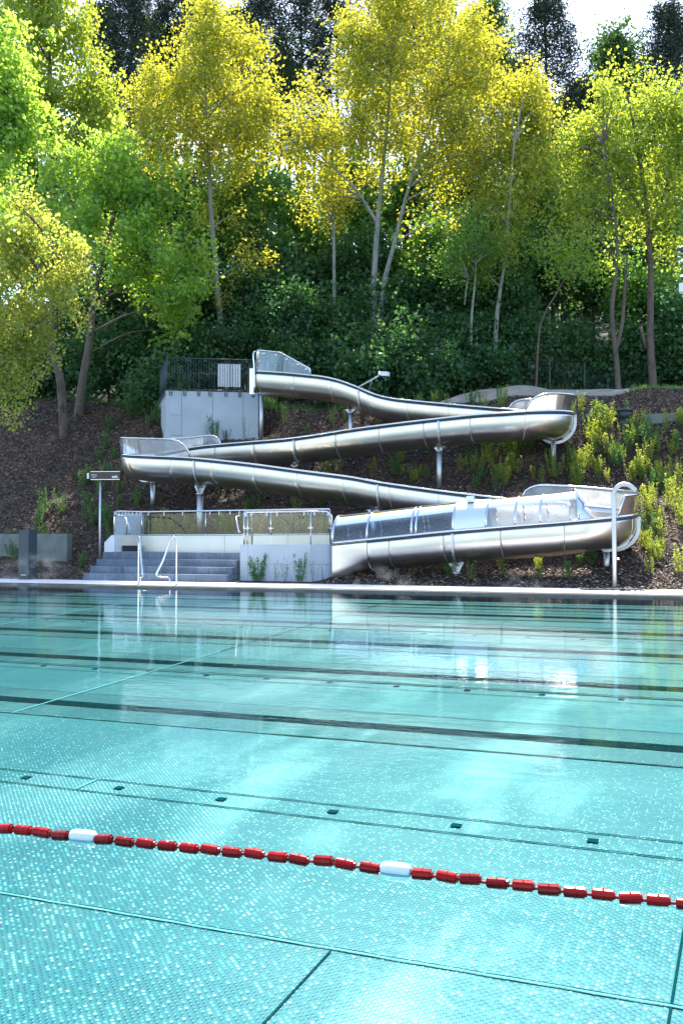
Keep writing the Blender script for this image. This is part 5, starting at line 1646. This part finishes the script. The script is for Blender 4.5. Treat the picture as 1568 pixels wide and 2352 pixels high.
# the twigs before the platform
for x, y, hp_, kd in ((420, 1008, 50, 'light1'), (408, 1006, 38, 'twiggy0'), (438, 1012, 30, 'bushy0'), (478, 1015, 60, 'twiggy1'), (495, 1015, 62, 'light4'), (565, 1010, 55, 'twiggy2'), (520, 1016, 30, 'bushy1')):
    shrub(x, y, hp_, kd, True)
def scatter(n, x0, x1, y0, y1, h0, h1, shade=.5, kd=None, cond=None):
    k = 0; tries = 0
    while k < n and tries < n * 30:
        tries += 1
        x, y = random.uniform(x0, x1), random.uniform(y0, y1)
        if cond and not cond(x, y): continue
        p = hit(x, y)
        if p is None or p.y < 23.3 or p.y > 36: continue
        # keep out of tower and basin
        if abs((p - O).dot(ex) - W_ / 2) < W_ / 2 + .1 and -.1 < (p - O).dot(ey) < D_: continue
        if -17.6 < p.x < -10 and p.y < 25.6: continue
        shrub(x, y, random.uniform(h0, h1), kd, random.random() < shade, p); k += 1
scatter(15, 75, 260, 1180, 1320, 35, 62, 1.0)
scatter(7, 0, 75, 1215, 1330, 35, 55, 1.0)
scatter(11, 165, 275, 1100, 1220, 34, 55, 1.0)
scatter(5, 225, 262, 980, 1080, 28, 45, 1.0)
scatter(8, 300, 380, 900, 990, 34, 60, 1.0)
scatter(7, 270, 560, 1130, 1170, 25, 40, .9)
scatter(9, 560, 760, 1150, 1175, 26, 42, .7)
scatter(10, 600, 800, 940, 1000, 22, 44, .9)
scatter(12, 820, 1000, 945, 990, 24, 44, .6)
scatter(14, 700, 1000, 1055, 1115, 28, 46, .6)
scatter(20, 1010, 1260, 1020, 1130, 34, 56, .6)
scatter(12, 960, 1160, 915, 945, 24, 42, .5)
scatter(18, 1130, 1320, 1000, 1110, 36, 60, .4)
scatter(44, 1320, 1568, 950, 1110, 28, 66, .25)
scatter(30, 1470, 1568, 1090, 1330, 36, 70, .15)
scatter(14, 1300, 1480, 1060, 1120, 36, 60, .1)
scatter(22, 830, 1400, 1290, 1334, 32, 54, .6)
scatter(1, 60, 130, 950, 1000, 18, 24, 1.0)

# ------------------------------------------------------------------ loose wood chips
n = 95000
V = np.zeros((n, 4, 3)); k = 0
while k < n:
    if random.random() < .9:
        X = random.uniform(-31, 1.5); v = 23.05 + 11.5 * random.random()
    else:
        X = random.uniform(-12, 1.5); v = 23.05 + 2.2 * random.random()
    if -17.4 < X < -10.3 and v < 25.4: continue
    z = terrain(X, v) + random.uniform(.0, .03)
    a = random.uniform(0, 6.28); ln = random.uniform(.025, .065) * (1.7 if random.random() < .06 else 1); wd = random.uniform(.007, .018)
    dx, dy = math.cos(a) * ln, math.sin(a) * ln
    ti = random.uniform(-.5, .6) * ln
    sx, sy = -math.sin(a) * wd, math.cos(a) * wd
    tw = random.uniform(-1, 1) * wd
    V[k, 0] = (X - dx, v - dy, z - ti + .01); V[k, 1] = (X + sx, v + sy, z + tw + .02); V[k, 2] = (X + dx, v + dy, z + ti + .01); V[k, 3] = (X - sx, v - sy, z - tw + .012)
    k += 1
tag(link('wood_chips', mesh_np('wood_chips', V.reshape(-1, 3), np.arange(n * 4), 4), M['chip']), 'loose brown wood chips strewn over the slope', 'wood chips', kind='stuff')
# thin steam rising off the warm water at the far edge
m = bpy.data.materials.new('steam'); m.use_nodes = True; t = m.node_tree
t.nodes.remove(t.nodes['Principled BSDF'])
pv = N(t, 'ShaderNodeVolumePrincipled'); pv.inputs['Color'].default_value = (.95, .96, 1, 1)
tc = N(t, 'ShaderNodeTexCoord')
nz = N(t, 'ShaderNodeTexNoise'); nz.inputs['Scale'].default_value = 2.2; nz.inputs['Detail'].default_value = 3
L(t, tc.outputs['Object'], nz.inputs['Vector'])
mr = N(t, 'ShaderNodeMapRange'); mr.inputs['From Min'].default_value = .52; mr.inputs['From Max'].default_value = .72
mr.inputs['To Min'].default_value = 0; mr.inputs['To Max'].default_value = 1.0
L(t, nz.outputs['Fac'], mr.inputs[0])
# fades out from the middle of its box
vl = N(t, 'ShaderNodeVectorMath', operation='LENGTH')
mp = N(t, 'ShaderNodeMapping', vector_type='POINT'); mp.inputs['Location'].default_value = (-1, -1, -.55); mp.inputs['Scale'].default_value = (2, 2, 1.6)
L(t, tc.outputs['Generated'], mp.inputs[0]); L(t, mp.outputs[0], vl.inputs[0])
fd = N(t, 'ShaderNodeMapRange'); fd.inputs['From Min'].default_value = .2; fd.inputs['From Max'].default_value = 1; fd.inputs['To Min'].default_value = 1; fd.inputs['To Max'].default_value = 0
L(t, vl.outputs['Value'], fd.inputs[0])
mu = N(t, 'ShaderNodeMath', operation='MULTIPLY'); L(t, mr.outputs[0], mu.inputs[0]); L(t, fd.outputs[0], mu.inputs[1])
L(t, mu.outputs[0], pv.inputs['Density']); L(t, pv.outputs[0], t.nodes['Material Output'].inputs['Volume'])
for x, y, w2, hh in ((70, 1345, 1.3, .9), (860, 1352, 1.1, .6), (1190, 1360, .8, .4)):
    p = on_z(x, y, .05)
    o = MB().box((p.x - w2, p.y - .5, .055), (p.x + w2, p.y + .5, .055 + hh)).build('steam', m)
    tag(o, 'thin wisp of steam drifting over the far pool edge', 'steam', kind='stuff')
print('shrubs', n_shr, 'objects', len(bpy.data.objects))
